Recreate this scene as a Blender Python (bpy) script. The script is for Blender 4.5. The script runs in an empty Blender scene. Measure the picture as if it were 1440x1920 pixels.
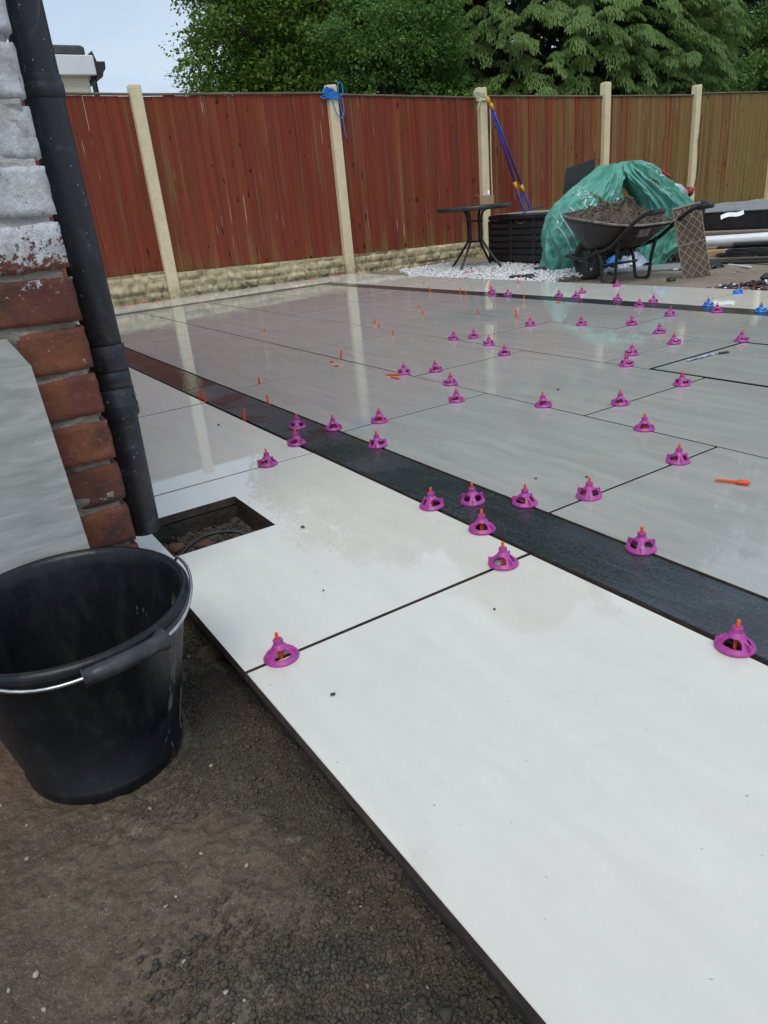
import bpy, math, random
import numpy as np
from mathutils import Vector, Matrix
random.seed(7); RS = np.random.RandomState(11)
R = math.radians
scene = bpy.context.scene
col = scene.collection

# ------------------------------------------------------------------ camera
cam_d = bpy.data.cameras.new("camera"); cam = bpy.data.objects.new("camera", cam_d); col.objects.link(cam)
right = Vector((0.546, 0.833, -0.088)); fwd = Vector((-0.789, 0.475, -0.390)).normalized()
up = right.cross(fwd).normalized(); right = fwd.cross(up).normalized()
mw = Matrix.Identity(4)
for i in range(3):
    mw[i][0] = right[i]; mw[i][1] = up[i]; mw[i][2] = -fwd[i]
mw[2][3] = 0.646
cam.matrix_world = mw
cam_d.sensor_fit = 'HORIZONTAL'; cam_d.sensor_width = 36.0; cam_d.lens = 36.0 * 1348.09 / 1440
cam_d.clip_start = 0.02; cam_d.clip_end = 900
scene.camera = cam

# ------------------------------------------------------------------ overcast sky, soft sun, exposure
SUN_EL, SUN_AZ = R(58), R(-35)          # sun stands behind and to the right of the camera
sdir = Vector((math.cos(SUN_EL) * math.cos(SUN_AZ), math.cos(SUN_EL) * math.sin(SUN_AZ), math.sin(SUN_EL)))
world = bpy.data.worlds.new("World"); scene.world = world; world.use_nodes = True
wn, wl = world.node_tree.nodes, world.node_tree.links
wn.clear()
wo = wn.new('ShaderNodeOutputWorld'); wb = wn.new('ShaderNodeBackground'); wb.inputs['Strength'].default_value = 0.10
sky = wn.new('ShaderNodeTexSky'); sky.sky_type = 'NISHITA'; sky.sun_disc = False
sky.sun_elevation = SUN_EL; sky.sun_rotation = math.atan2(sdir.x, sdir.y); sky.dust_density = 2.0
tc = wn.new('ShaderNodeTexCoord'); mp = wn.new('ShaderNodeMapping'); mp.inputs['Scale'].default_value = (1, 1, 3.2)
nz = wn.new('ShaderNodeTexNoise'); nz.inputs['Scale'].default_value = 2.2; nz.inputs['Detail'].default_value = 5; nz.inputs['Roughness'].default_value = 0.55
rp = wn.new('ShaderNodeValToRGB'); rp.color_ramp.elements[0].position = 0.32; rp.color_ramp.elements[1].position = 0.72
rp.color_ramp.elements[0].color = (4.3, 5.9, 7.9, 1); rp.color_ramp.elements[1].color = (6.6, 7.5, 8.5, 1)
mx = wn.new('ShaderNodeMix'); mx.data_type = 'RGBA'; mx.inputs[0].default_value = 0.86
wl.new(tc.outputs['Generated'], mp.inputs['Vector']); wl.new(mp.outputs[0], nz.inputs['Vector']); wl.new(nz.outputs[0], rp.inputs[0])
wl.new(sky.outputs[0], mx.inputs[6]); wl.new(rp.outputs[0], mx.inputs[7]); wl.new(mx.outputs[2], wb.inputs['Color']); wl.new(wb.outputs[0], wo.inputs['Surface'])
sun_d = bpy.data.lights.new("sun", 'SUN'); sun_d.energy = 1.4; sun_d.angle = R(35); sun_d.color = (1, 0.96, 0.9)
sun = bpy.data.objects.new("sun", sun_d); col.objects.link(sun); sun.rotation_euler = sdir.to_track_quat('Z', 'Y').to_euler()
vs = scene.view_settings; vs.view_transform = 'Standard'; vs.look = 'None'; vs.exposure = 0.18; vs.gamma = 1.0; vs.use_curve_mapping = False

# ------------------------------------------------------------------ noise (numpy)
def _h(ix, iy, iz, s):
    n = (ix.astype(np.int64) * 374761393 + iy.astype(np.int64) * 668265263 + iz.astype(np.int64) * 2147483647 + s * 974711) & 0xffffffff
    n = ((n ^ (n >> 13)) * 1274126177) & 0xffffffff
    n = ((n ^ (n >> 16)) * 2246822519) & 0xffffffff
    return ((n ^ (n >> 15)) & 0xffff) / 65535.0
def vnoise(p, s=0):
    p = np.asarray(p, float); i = np.floor(p).astype(np.int64); f = p - i; f = f * f * (3 - 2 * f); out = 0
    for dx in (0, 1):
        for dy in (0, 1):
            for dz in (0, 1):
                w = (f[..., 0] if dx else 1 - f[..., 0]) * (f[..., 1] if dy else 1 - f[..., 1]) * (f[..., 2] if dz else 1 - f[..., 2])
                out = out + w * _h(i[..., 0] + dx, i[..., 1] + dy, i[..., 2] + dz, s)
    return out * 2 - 1
def fbm(p, o=4, s=0, g=0.5):
    p = np.asarray(p, float); a, t = 1.0, 0
    for k in range(o):
        t = t + a * vnoise(p * (2.03 ** k) + 17.3 * k, s + k); a *= g
    return t

# ------------------------------------------------------------------ mesh helpers
class MB:
    def __init__(s): s.v = []; s.f = []
    def add(s, vs_, fs):
        o = len(s.v); s.v += [tuple(v) for v in vs_]; s.f += [tuple(i + o for i in f) for f in fs]
    def box(s, c, d, rot=None, taper=1.0):
        m = rot.to_3x3() if rot is not None else Matrix.Identity(3); c = Vector(c); P = []
        for z in (-1, 1):
            k = taper if z > 0 else 1
            for x, y in ((-1, -1), (1, -1), (1, 1), (-1, 1)):
                P.append(c + m @ Vector((x * d[0] / 2 * k, y * d[1] / 2 * k, z * d[2] / 2)))
        s.add(P, [(0, 3, 2, 1), (4, 5, 6, 7), (0, 1, 5, 4), (1, 2, 6, 5), (2, 3, 7, 6), (3, 0, 4, 7)]); return s
    def bbox(s, c, d, b=0.004, rot=None):     # bevelled box
        m = rot.to_3x3() if rot is not None else Matrix.Identity(3); c = Vector(c); P = []; hx, hy, hz = d[0] / 2, d[1] / 2, d[2] / 2
        b = min(b, hx * .8, hy * .8, hz * .8)
        def ring(x, y, z):
            return [(-x + b, -y, z), (x - b, -y, z), (x, -y + b, z), (x, y - b, z), (x - b, y, z), (-x + b, y, z), (-x, y - b, z), (-x, -y + b, z)]
        rings = [[(q[0] * (hx - b) / hx, q[1] * (hy - b) / hy, -hz) for q in ring(hx, hy, 0)], ring(hx, hy, -hz + b), ring(hx, hy, hz - b), [(q[0] * (hx - b) / hx, q[1] * (hy - b) / hy, hz) for q in ring(hx, hy, 0)]]
        for r_ in rings: P += [c + m @ Vector(q) for q in r_]
        F = [tuple(range(7, -1, -1)), tuple(range(24, 32))]
        for k in range(3):
            for i in range(8):
                j = (i + 1) % 8; F.append((k * 8 + i, k * 8 + j, k * 8 + 8 + j, k * 8 + 8 + i))
        s.add(P, F); return s
    def tube(s, pts, r, n=10, cap=True):
        pts = [Vector(p) for p in pts]; rs = r if isinstance(r, (list, tuple)) else [r] * len(pts); P = []; F = []
        t0 = (pts[1] - pts[0]).normalized(); ref = Vector((0, 0, 1)) if abs(t0.z) < .9 else Vector((1, 0, 0)); u = t0.cross(ref).normalized()
        for i, p in enumerate(pts):
            t = ((pts[min(i + 1, len(pts) - 1)] - pts[max(i - 1, 0)])).normalized()
            u = (u - t * u.dot(t)).normalized(); w = t.cross(u)
            for k in range(n):
                a = 2 * math.pi * k / n; P.append(p + (u * math.cos(a) + w * math.sin(a)) * rs[i])
        for i in range(len(pts) - 1):
            for k in range(n):
                j = (k + 1) % n; F.append((i * n + k, i * n + j, i * n + n + j, i * n + n + k))
        if cap: F += [tuple(range(n - 1, -1, -1)), tuple(range((len(pts) - 1) * n, len(pts) * n))]
        s.add(P, F); return s
    def lathe(s, prof, n=32, m=None, closed=False):
        P = []; F = []; q = len(prof)
        for k in range(n):
            a = 2 * math.pi * k / n
            for r, z in prof:
                v = Vector((r * math.cos(a), r * math.sin(a), z)); P.append(m @ v if m else v)
        for k in range(n):
            j = (k + 1) % n
            for i in range(q - 1 + (1 if closed else 0)):
                i2 = (i + 1) % q; F.append((k * q + i, j * q + i, j * q + i2, k * q + i2))
        s.add(P, F); return s
    def grid(s, pts):                         # pts: array (n,m,3)
        pts = np.asarray(pts); n, m = pts.shape[:2]
        F = [(i * m + j, (i + 1) * m + j, (i + 1) * m + j + 1, i * m + j + 1) for i in range(n - 1) for j in range(m - 1)]
        s.add([tuple(p) for p in pts.reshape(-1, 3)], F); return s
    def mesh(s, name, smooth=False):
        me = bpy.data.meshes.new(name); me.from_pydata(s.v, [], s.f); me.update()
        if smooth: me.polygons.foreach_set('use_smooth', [True] * len(me.polygons))
        return me
    def build(s, name, mat, parent=None, smooth=False, loc=None, rot=None):
        return obj(name, s.mesh(name, smooth), mat, parent, loc, rot)

def obj(name, me, mat=None, parent=None, loc=None, rot=None):
    o = bpy.data.objects.new(name, me); col.objects.link(o)
    if mat is not None and me is not None and not me.materials: me.materials.append(mat)
    if parent is not None: o.parent = parent
    if loc is not None: o.location = loc
    if rot is not None: o.rotation_euler = rot
    return o
def empty(name, loc=(0, 0, 0), rz=0):
    o = bpy.data.objects.new(name, None); col.objects.link(o); o.location = loc; o.rotation_euler = (0, 0, rz); o.empty_display_size = .1; return o
def tag(o, label=None, cat=None, group=None, kind=None):
    if label: o['label'] = label
    if cat: o['category'] = cat
    if group: o['group'] = group
    if kind: o['kind'] = kind
    return o
def np_mesh(name, V, F, smooth=False):         # V (n,3), F (m,k) equal sized faces
    me = bpy.data.meshes.new(name); V = np.asarray(V, np.float32); F = np.asarray(F, np.int32); k = F.shape[1]
    me.vertices.add(len(V)); me.vertices.foreach_set('co', V.ravel()); me.loops.add(F.size); me.loops.foreach_set('vertex_index', F.ravel())
    me.polygons.add(len(F)); me.polygons.foreach_set('loop_start', np.arange(0, F.size, k, dtype=np.int32)); me.polygons.foreach_set('loop_total', np.full(len(F), k, np.int32))
    if smooth: me.polygons.foreach_set('use_smooth', np.ones(len(F), bool))
    me.update(); me.validate(); return me
def grid_mesh(name, P, smooth=True):
    n, m = P.shape[:2]; i, j = np.meshgrid(np.arange(n - 1), np.arange(m - 1), indexing='ij'); a = (i * m + j).ravel()
    return np_mesh(name, P.reshape(-1, 3), np.stack([a, a + m, a + m + 1, a + 1], 1), smooth)
def bez(pts, n=8):                             # Catmull-Rom through the points
    pts = [Vector(p) for p in pts]; P = [pts[0]] + pts + [pts[-1]]; out = []
    for i in range(1, len(P) - 2):
        for k in range(n):
            t = k / n; a, b, c, d = P[i - 1], P[i], P[i + 1], P[i + 2]
            out.append(.5 * ((2 * b) + (c - a) * t + (2 * a - 5 * b + 4 * c - d) * t * t + (3 * b - a - 3 * c + d) * t ** 3))
    out.append(pts[-1]); return out
_ico = None
def ico():
    global _ico
    if _ico is None:
        t = (1 + 5 ** .5) / 2
        V = np.array([(-1, t, 0), (1, t, 0), (-1, -t, 0), (1, -t, 0), (0, -1, t), (0, 1, t), (0, -1, -t), (0, 1, -t), (t, 0, -1), (t, 0, 1), (-t, 0, -1), (-t, 0, 1)], float); V /= np.linalg.norm(V[0])
        F = np.array([(0, 11, 5), (0, 5, 1), (0, 1, 7), (0, 7, 10), (0, 10, 11), (1, 5, 9), (5, 11, 4), (11, 10, 2), (10, 7, 6), (7, 1, 8), (3, 9, 4), (3, 4, 2), (3, 2, 6), (3, 6, 8), (3, 8, 9), (4, 9, 5), (2, 4, 11), (6, 2, 10), (8, 6, 7), (9, 8, 1)])
        _ico = V, F
    return _ico
def pebbles(pos, size, flat=0.7, rough=0.28, seed=1):     # many little irregular stones in one mesh
    rs = np.random.RandomState(seed); V, F = ico(); n = len(pos)
    s = np.asarray(size)[:, None, None] * (1 + rs.uniform(-rough, rough, (n, 12, 1)))
    a = rs.uniform(0, 6.283, n); ca, sa = np.cos(a), np.sin(a)
    sc = np.stack([rs.uniform(.75, 1.35, n), rs.uniform(.6, 1.0, n), rs.uniform(flat * .7, flat * 1.2, n)], 1)[:, None, :]
    W = V[None] * s * sc; X = W[..., 0] * ca[:, None] - W[..., 1] * sa[:, None]; Y = W[..., 0] * sa[:, None] + W[..., 1] * ca[:, None]
    W = np.stack([X, Y, W[..., 2]], -1) + np.asarray(pos)[:, None, :]
    return W.reshape(-1, 3), (F[None] + (np.arange(n) * 12)[:, None, None]).reshape(-1, 3)

# ------------------------------------------------------------------ materials
class NT:
    def __init__(s, name):
        s.m = bpy.data.materials.new(name); s.m.use_nodes = True; s.n = s.m.node_tree.nodes; s.l = s.m.node_tree.links
        s.p = s.n['Principled BSDF']; s.out = s.n['Material Output']
    def node(s, t, **kw):
        n = s.n.new(t)
        for k, v in kw.items(): setattr(n, k, v)
        return n
    def link(s, a, b): s.l.new(a, b)
    def co(s, kind='Object', scale=(1, 1, 1), rnd=True):
        t = s.node('ShaderNodeTexCoord'); m = s.node('ShaderNodeMapping'); m.inputs['Scale'].default_value = scale
        if kind == 'World':
            g = s.node('ShaderNodeNewGeometry'); s.link(g.outputs['Position'], m.inputs['Vector'])
        else: s.link(t.outputs[kind], m.inputs['Vector'])
        if rnd:
            oi = s.node('ShaderNodeObjectInfo'); mu = s.node('ShaderNodeMath', operation='MULTIPLY'); mu.inputs[1].default_value = 91.7
            s.link(oi.outputs['Random'], mu.inputs[0]); s.link(mu.outputs[0], m.inputs['Location'])
        return m.outputs[0]
    def noise(s, co, scale, detail=4, rough=.55, dist=0):
        n = s.node('ShaderNodeTexNoise'); n.inputs['Scale'].default_value = scale; n.inputs['Detail'].default_value = detail; n.inputs['Roughness'].default_value = rough; n.inputs['Distortion'].default_value = dist
        s.link(co, n.inputs['Vector']); return n.outputs[0]
    def ramp(s, fac, a, b, ca=(0, 0, 0, 1), cb=(1, 1, 1, 1)):
        r = s.node('ShaderNodeValToRGB'); e = r.color_ramp.elements; e[0].position = a; e[1].position = b
        e[0].color = tuple(ca) if len(ca) == 4 else (*ca, 1); e[1].color = tuple(cb) if len(cb) == 4 else (*cb, 1)
        s.link(fac, r.inputs[0]); return r.outputs[0]
    def mix(s, fac, a, b, mode='MIX'):
        m = s.node('ShaderNodeMix', data_type='RGBA', blend_type=mode)
        for sock, v in ((m.inputs[0], fac), (m.inputs[6], a), (m.inputs[7], b)):
            if isinstance(v, (int, float)): sock.default_value = v
            elif isinstance(v, (tuple, list)): sock.default_value = v if len(v) == 4 else (*v, 1)
            else: s.link(v, sock)
        return m.outputs[2]
    def math(s, op, a, b=0.0):
        m = s.node('ShaderNodeMath', operation=op)
        for sock, v in ((m.inputs[0], a), (m.inputs[1], b)):
            if isinstance(v, (int, float)): sock.default_value = v
            else: s.link(v, sock)
        return m.outputs[0]
    def mapr(s, v, a, b, c, d):
        m = s.node('ShaderNodeMapRange'); s.link(v, m.inputs[0])
        for i, q in enumerate((a, b, c, d)): m.inputs[i + 1].default_value = q
        return m.outputs[0]
    def axis(s, kind='World', ax='Y'):
        x = s.node('ShaderNodeSeparateXYZ')
        if kind == 'World':
            g = s.node('ShaderNodeNewGeometry'); s.link(g.outputs['Position'], x.inputs[0])
        else:
            t = s.node('ShaderNodeTexCoord'); s.link(t.outputs[kind], x.inputs[0])
        return x.outputs[ax]
    def rnd(s): return s.node('ShaderNodeObjectInfo').outputs['Random']
    def bump(s, h, strength=.3, dist=.01):
        b = s.node('ShaderNodeBump'); b.inputs['Strength'].default_value = strength; b.inputs['Distance'].default_value = dist
        s.link(h, b.inputs['Height']); s.link(b.outputs[0], s.p.inputs['Normal']); return b
    def base(s, c):
        if isinstance(c, tuple): s.p.inputs['Base Color'].default_value = c if len(c) == 4 else (*c, 1)
        else: s.link(c, s.p.inputs['Base Color'])
    def rough(s, r):
        if isinstance(r, (int, float)): s.p.inputs['Roughness'].default_value = r
        else: s.link(r, s.p.inputs['Roughness'])

def simple(name, c1, c2=None, rough=.6, scale=8, stretch=(1, 1, 1), bump=0, bscale=60, bdist=.003, metal=0, rv=.12, contrast=(.35, .65), spec=.5):
    t = NT(name); co = t.co('Object', stretch); n = t.noise(co, scale, 5, .6)
    t.base(t.ramp(n, contrast[0], contrast[1], c1, c2 if c2 else tuple(x * .75 for x in c1)))
    n2 = t.noise(co, scale * 3, 3); t.rough(t.mapr(n2, .3, .7, max(rough - rv, .02), min(rough + rv, 1)))
    t.p.inputs['Metallic'].default_value = metal; t.p.inputs['Specular IOR Level'].default_value = spec
    if bump: t.bump(t.noise(co, bscale, 4), bump, bdist)
    return t.m

def slab_mat(name, ca, cb, cs, streak=(2.2, 9, 9), blotch=.35, rlo=.03, rhi=.13, bstr=.05, cscale=(.36, .66), grain=0.0, vein=.22):
    t = NT(name); co = t.co('Object', (1, 1, 1)); cst = t.co('Object', streak)
    n1 = t.noise(cst, 1.6, 7, .62, .6); n2 = t.noise(co, 2.2, 4); n3 = t.noise(co, 160, 2)
    c = t.ramp(n1, cscale[0], cscale[1], ca, cb)
    c = t.mix(t.mapr(n2, .35, .7, 0, blotch), c, (*cs, 1))
    # thin pale scratches and veins
    v = t.node('ShaderNodeTexVoronoi', feature='DISTANCE_TO_EDGE'); v.inputs['Scale'].default_value = 2.3
    wco = t.node('ShaderNodeMix', data_type='VECTOR'); wco.inputs[0].default_value = .32
    cn = t.node('ShaderNodeTexNoise'); cn.inputs['Scale'].default_value = 3; cn.inputs['Detail'].default_value = 4
    t.link(cst, cn.inputs['Vector']); t.link(cst, wco.inputs[4]); t.link(cn.outputs[1], wco.inputs[5]); t.link(wco.outputs[1], v.inputs['Vector'])
    c = t.mix(t.math('MULTIPLY', t.mapr(v.outputs[0], 0, .012, vein, 0), t.mapr(n2, .45, .6, 0, 1)), c, tuple(min(1, x * 1.35) for x in ca))
    # specks of dirt
    sp = t.noise(co, 150, 2, .4); c = t.mix(t.mapr(sp, .765, .785, 0, .55), c, (.07, .06, .05, 1))
    c = t.mix(t.mapr(n3, .3, .75, grain, 0), c, (.01, .01, .012, 1))
    c = t.mix(t.mapr(t.noise(co, 34, 6, .7), .40, .70, 0, .07), c, tuple(x * .6 for x in cs)); c = t.mix(t.mapr(t.noise(co, 3.1, 6, .7, 1.2), .62, .74, 0, .16), c, (.30, .25, .18, 1))
    t.base(c)
    wet = t.noise(co, 1.7, 6, .65); t.rough(t.mapr(wet, .47, .56, rlo, rhi))
    t.p.inputs['IOR'].default_value = 1.50
    b = t.math('ADD', t.math('MULTIPLY', n1, .8), t.math('MULTIPLY', t.noise(co, 26, 3), .10)); t.bump(b, bstr, .004)
    return t.m
M_WHITE = slab_mat('pale_porcelain', (.74, .705, .625), (.675, .645, .57), (.66, .63, .555), blotch=.4, rlo=.015, rhi=.05, bstr=.006, vein=.05)
M_GREY = slab_mat('grey_porcelain', (.44, .43, .395), (.36, .352, .325), (.39, .382, .352), streak=(2.0, 12, 12), blotch=.35, rlo=.025, rhi=.09, bstr=.028)
M_DARK = slab_mat('charcoal_porcelain', (.040, .048, .056), (.072, .083, .092), (.055, .064, .072), streak=(6, 22, 22), blotch=.4, rlo=.08, rhi=.30, bstr=.24, grain=.75)
M_GREYDRY = slab_mat('greenish_grey_porcelain', (.44, .44, .415), (.29, .29, .27), (.35, .35, .325), streak=(9, 6, 30), blotch=.3, rlo=.3, rhi=.55, bstr=.4, cscale=(.36, .66), vein=.3)
M_SLABSIDE = simple('slab_body', (.10, .07, .055), (.045, .032, .026), .8, 30)

def soil_mat(name, dark, mid, pale, red, redy=0.0):
    t = NT(name); co = t.co('World', rnd=False); n1 = t.noise(co, 3.2, 6, .65); n2 = t.noise(co, 19, 5, .65); n3 = t.noise(co, 120, 3, .6)
    c = t.ramp(n1, .34, .66, dark, mid); c = t.mix(t.mapr(t.noise(co, 5.1, 4), .58, .70, 0, .6), c, (*red, 1))
    c = t.mix(t.mapr(n2, .58, .72, 0, .6), c, (*pale, 1)); c = t.mix(t.mapr(n3, .28, .6, .55, 0), c, tuple(x * .4 for x in dark))
    c = t.mix(t.mapr(t.noise(co, 420, 2, .6), .55, .72, 0, .4), c, tuple(min(1, x * 1.5) for x in pale)); c = t.mix(t.mapr(t.noise(co, 210, 1), .75, .78, 0, .8), c, (.30, .28, .24, 1))
    if redy: c = t.mix(t.math('MULTIPLY', t.math('MULTIPLY', t.mapr(t.axis('World', 'X'), -1.02, -.86, 1, 0), t.mapr(t.axis('World', 'Y'), -.13, -.01, 1, 0)), t.mapr(t.noise(co, 9, 6, .7), .36, .52, 0, redy)), c, (.22, .125, .085, 1))
    t.base(c); t.rough(t.mapr(n2, .3, .7, .55, .95)); t.p.inputs['Specular IOR Level'].default_value = .35
    t.bump(t.math('ADD', n3, t.math('MULTIPLY', t.noise(co, 55, 4, .7), 2.0)), .7, .004); return t.m
M_SOIL = soil_mat('wet_soil', (.072, .056, .039), (.138, .104, .070), (.22, .185, .14), (.135, .080, .050), .85)
M_DIRT = soil_mat('sandy_dirt', (.19, .150, .108), (.31, .245, .175), (.42, .37, .30), (.24, .155, .10))
M_BED = simple('mortar_bed_grey', (.060, .048, .038), (.032, .026, .022), .9, 14, bump=.8, bscale=45, bdist=.01)
M_CLOD = simple('clod', (.050, .042, .032), (.095, .077, .056), .9, 5, bump=.35, bscale=300, bdist=.001)
M_HEAP = simple('dug_soil', (.125, .092, .068), (.070, .052, .039), .85, 9, bump=.8, bscale=70, bdist=.01)
M_STONEW = simple('white_chippings', (.84, .84, .83), (.68, .68, .67), .6, 6)
M_PALEST = simple('pale_crumb', (.42, .38, .32), (.26, .23, .19), .8, 20)

def brick_mat():
    t = NT('old_brick'); co = t.co('Object'); cw = t.co('World', rnd=False)
    c = t.mix(t.rnd(), (.21, .058, .037, 1), (.095, .033, .028, 1))
    n1 = t.noise(co, 9, 5, .6); c = t.mix(t.mapr(n1, .42, .66, 0, .85), c, (.27, .092, .040, 1))
    c = t.mix(t.mapr(t.noise(co, 13, 5, .65), .50, .68, 0, .85), c, (.05, .036, .030, 1))
    c = t.mix(t.mapr(t.noise(co, 90, 3), .6, .78, 0, .5), c, (.33, .21, .15, 1))
    z = t.axis('World', 'Z'); n = t.noise(cw, 16, 7, .75); nf = t.noise(cw, 75, 4, .7)
    e = t.math('ADD', t.mapr(z, .54, .67, -.34, .46), t.math('ADD', t.math('MULTIPLY', t.math('SUBTRACT', n, .5), 1.1), t.math('MULTIPLY', t.math('SUBTRACT', nf, .5), 1.9)))
    f = t.mapr(e, 0.03, .16, 0, 1)
    paint = t.ramp(t.noise(cw, 38, 6, .7), .30, .62, (.42, .40, .38), (.78, .79, .82)); paint = t.mix(t.mapr(t.noise(cw, 110, 4, .7), .26, .40, .9, 0), paint, (.09, .07, .06, 1)); paint = t.mix(t.mapr(t.noise(cw, 21, 6, .75), .60, .70, 0, .55), paint, (.24, .19, .16, 1))
    t.base(t.mix(f, c, paint)); t.rough(.88)
    t.bump(t.math('ADD', t.noise(co, 95, 7, .78), t.math('MULTIPLY', f, .35)), 1.0, .006); return t.m
M_BRICK = brick_mat()
def mortar_mat():
    t = NT('lime_mortar'); cw = t.co('World', rnd=False); n = t.noise(cw, 22, 6, .7)
    c = t.ramp(n, .3, .7, (.19, .165, .135), (.40, .355, .29)); z = t.axis('World', 'Z')
    f = t.mapr(t.math('ADD', z, t.math('MULTIPLY', n, .12)), .68, .74, 0, .85); t.base(t.mix(f, c, (.52, .51, .49, 1))); t.rough(.92)
    t.bump(t.noise(cw, 70, 6, .75), 1.0, .008); return t.m
M_MORTAR = mortar_mat()
def board_mat():
    t = NT('stained_fence_board'); co = t.co('Object', (26, 26, 1.3)); cf = t.co('Object', (90, 90, 2.2)); ck = t.co('Object', (24, 24, 15))
    y, z = t.axis('World', 'Y'), t.axis('World', 'Z'); r = t.rnd()
    n = t.noise(co, 1.0, 6, .62); c = t.ramp(n, .3, .72, (.255, .042, .024), (.125, .034, .022))
    c = t.mix(t.math('MULTIPLY', r, .65), c, (.20, .060, .028, 1))
    grey = t.noise(t.co('Object', (17, 17, .8)), 1.0, 5, .6)
    algae = t.math('ADD', t.mapr(y, 5.0, 11.2, -.05, .50), t.math('ADD', t.math('MULTIPLY', t.math('SUBTRACT', r, .5), .22), t.mapr(z, .18, .55, .24, 0)))
    fa = t.mapr(t.math('ADD', algae, t.math('MULTIPLY', t.math('SUBTRACT', grey, .5), 1.0)), .10, .42, 0, .88)
    c = t.mix(fa, c, t.ramp(t.noise(cf, 1, 3), .3, .7, (.165, .125, .040), (.245, .195, .062)))
    cm = t.co('Object', (11, 11, .45)); ch = t.co('Object', (48, 48, 1.0)); m1 = t.noise(cm, 1, 4, .6)
    c = t.mix(t.mapr(m1, .52, .66, 0, .5), c, (.28, .070, .030, 1)); c = t.mix(t.mapr(m1, .30, .46, .55, 0), c, (.10, .044, .030, 1))
    c = t.mix(t.mapr(t.noise(ch, 1, 3, .5), .65, .74, 0, .45), c, (.25, .16, .10, 1)); c = t.mix(t.mapr(t.noise(t.co('Object', (21, 21, .9)), 1, 3, .5), .62, .72, 0, .6), c, (.17, .145, .055, 1))
    c = t.mix(t.mapr(t.noise(t.co('Object', (75, 75, 3.2)), 1, 2, .4), .735, .765, 0, .8), c, (.60, .50, .48, 1))
    c = t.mix(t.mapr(t.noise(cf, 1, 4, .6), .67, .80, 0, .5), c, (.33, .22, .16, 1))            # pale weathered streaks
    c = t.mix(t.mapr(t.noise(cf, .8, 4, .6), .18, .34, .75, 0), c, (.035, .020, .015, 1))        # dark grain
    c = t.mix(t.mapr(t.noise(ck, 1, 1, .3), .735, .76, 0, .85), c, (.04, .014, .010, 1))         # knots
    t.p.inputs['Specular IOR Level'].default_value = .12; t.base(c); t.rough(t.mapr(n, .3, .7, .55, .85)); t.bump(t.noise(cf, 1, 4), .35, .004); return t.m
M_BOARD = board_mat()
M_CAPPING = simple('weathered_capping', (.22, .17, .12), (.10, .085, .06), .8, 5, (6, .6, 6), bump=.3)
def concrete_mat(name, a, b, algae, az=(.0, .25)):
    t = NT(name); co = t.co('Object'); n = t.noise(co, 9, 6, .65); c = t.ramp(n, .3, .7, a, b)
    z = t.axis('World', 'Z'); f = t.math('MULTIPLY', t.mapr(z, az[0], az[1], 1, .12), t.mapr(t.noise(co, 14, 6, .7), .40, .62, 0, 1))
    c = t.mix(f, c, (*algae, 1)); c = t.mix(t.mapr(t.noise(co, 60, 3), .64, .78, 0, .5), c, tuple(x * .45 for x in a))
    t.base(c); t.rough(.85); t.bump(t.noise(co, 55, 5, .7), .5, .005); return t.m
M_POST = concrete_mat('cream_painted_post', (.76, .66, .42), (.68, .58, .36), (.16, .12, .07), (-.05, .12))
M_ROCK = concrete_mat('cream_rock_face', (.70, .59, .37), (.52, .43, .26), (.105, .10, .05), (-.05, .33))
def leaf_mat(name, a, b, c3, wscale=.9):
    t = NT(name); cw = t.co('World', rnd=False); n = t.noise(cw, wscale, 3, .6); nf = t.noise(cw, 9, 2)
    c = t.ramp(n, .35, .65, a, b); c = t.mix(t.mapr(nf, .4, .7, 0, .7), c, (*c3, 1)); t.base(c); t.rough(.5); t.p.inputs['Specular IOR Level'].default_value = .3
    tr = t.node('ShaderNodeBsdfTranslucent'); mx_ = t.node('ShaderNodeMixShader'); mx_.inputs[0].default_value = .38
    t.link(c, tr.inputs['Color']); t.link(t.p.outputs[0], mx_.inputs[1]); t.link(tr.outputs[0], mx_.inputs[2]); t.link(mx_.outputs[0], t.out.inputs['Surface']); return t.m
M_LEAF = leaf_mat('broad_leaf', (.11, .205, .028), (.145, .245, .038), (.185, .295, .056))
M_LEAF2 = leaf_mat('shrub_leaf', (.085, .185, .038), (.12, .235, .052), (.165, .295, .08))
M_CYP = leaf_mat('cypress_spray', (.105, .185, .042), (.15, .245, .056), (.20, .31, .085), .7)
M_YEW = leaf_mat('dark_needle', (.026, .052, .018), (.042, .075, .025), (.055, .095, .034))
M_BARK = simple('bark', (.085, .062, .045), (.04, .03, .022), .9, 6, (3, 3, .6), bump=.6)
def bucket_mat(name='black_bucket_plastic', th=.632):
    t = NT(name); co = t.co('Object', rnd=False); cs = t.co('Object', (1, 1, .38), rnd=False)
    n = t.noise(co, 9, 5); c = t.ramp(n, .3, .7, (.0055, .0062, .0085), (.011, .012, .0145))
    y = t.axis('Object', 'Y'); x = t.axis('Object', 'X')
    z = t.axis('Object', 'Z')
    side = t.math('MULTIPLY', t.mapr(y, -.04, .12, -.08, .115), 1.0)
    s1 = t.mapr(t.math('ADD', t.noise(cs, 20, 5, .62), side), th, th + .03, 0, 1)
    s1 = t.math('MULTIPLY', s1, t.mapr(z, .19, .215, 1, 0))
    dust = t.mapr(t.noise(cs, 42, 4), .5, .8, 0, .35)
    c = t.mix(dust, c, (.05, .05, .048, 1)); c = t.mix(t.math('MULTIPLY', s1, .85), c, (.115, .105, .085, 1))
    t.p.inputs['Specular IOR Level'].default_value = .35; t.base(c); t.rough(t.math('ADD', t.mapr(n, .3, .7, .26, .44), t.math('MULTIPLY', s1, .4))); t.bump(t.math('ADD', t.noise(co, 50, 3), t.math('MULTIPLY', s1, 1.5)), .25, .003); return t.m
M_BUCKET = bucket_mat(); M_BUCKETIN = bucket_mat('bucket_inside', .70)
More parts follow.
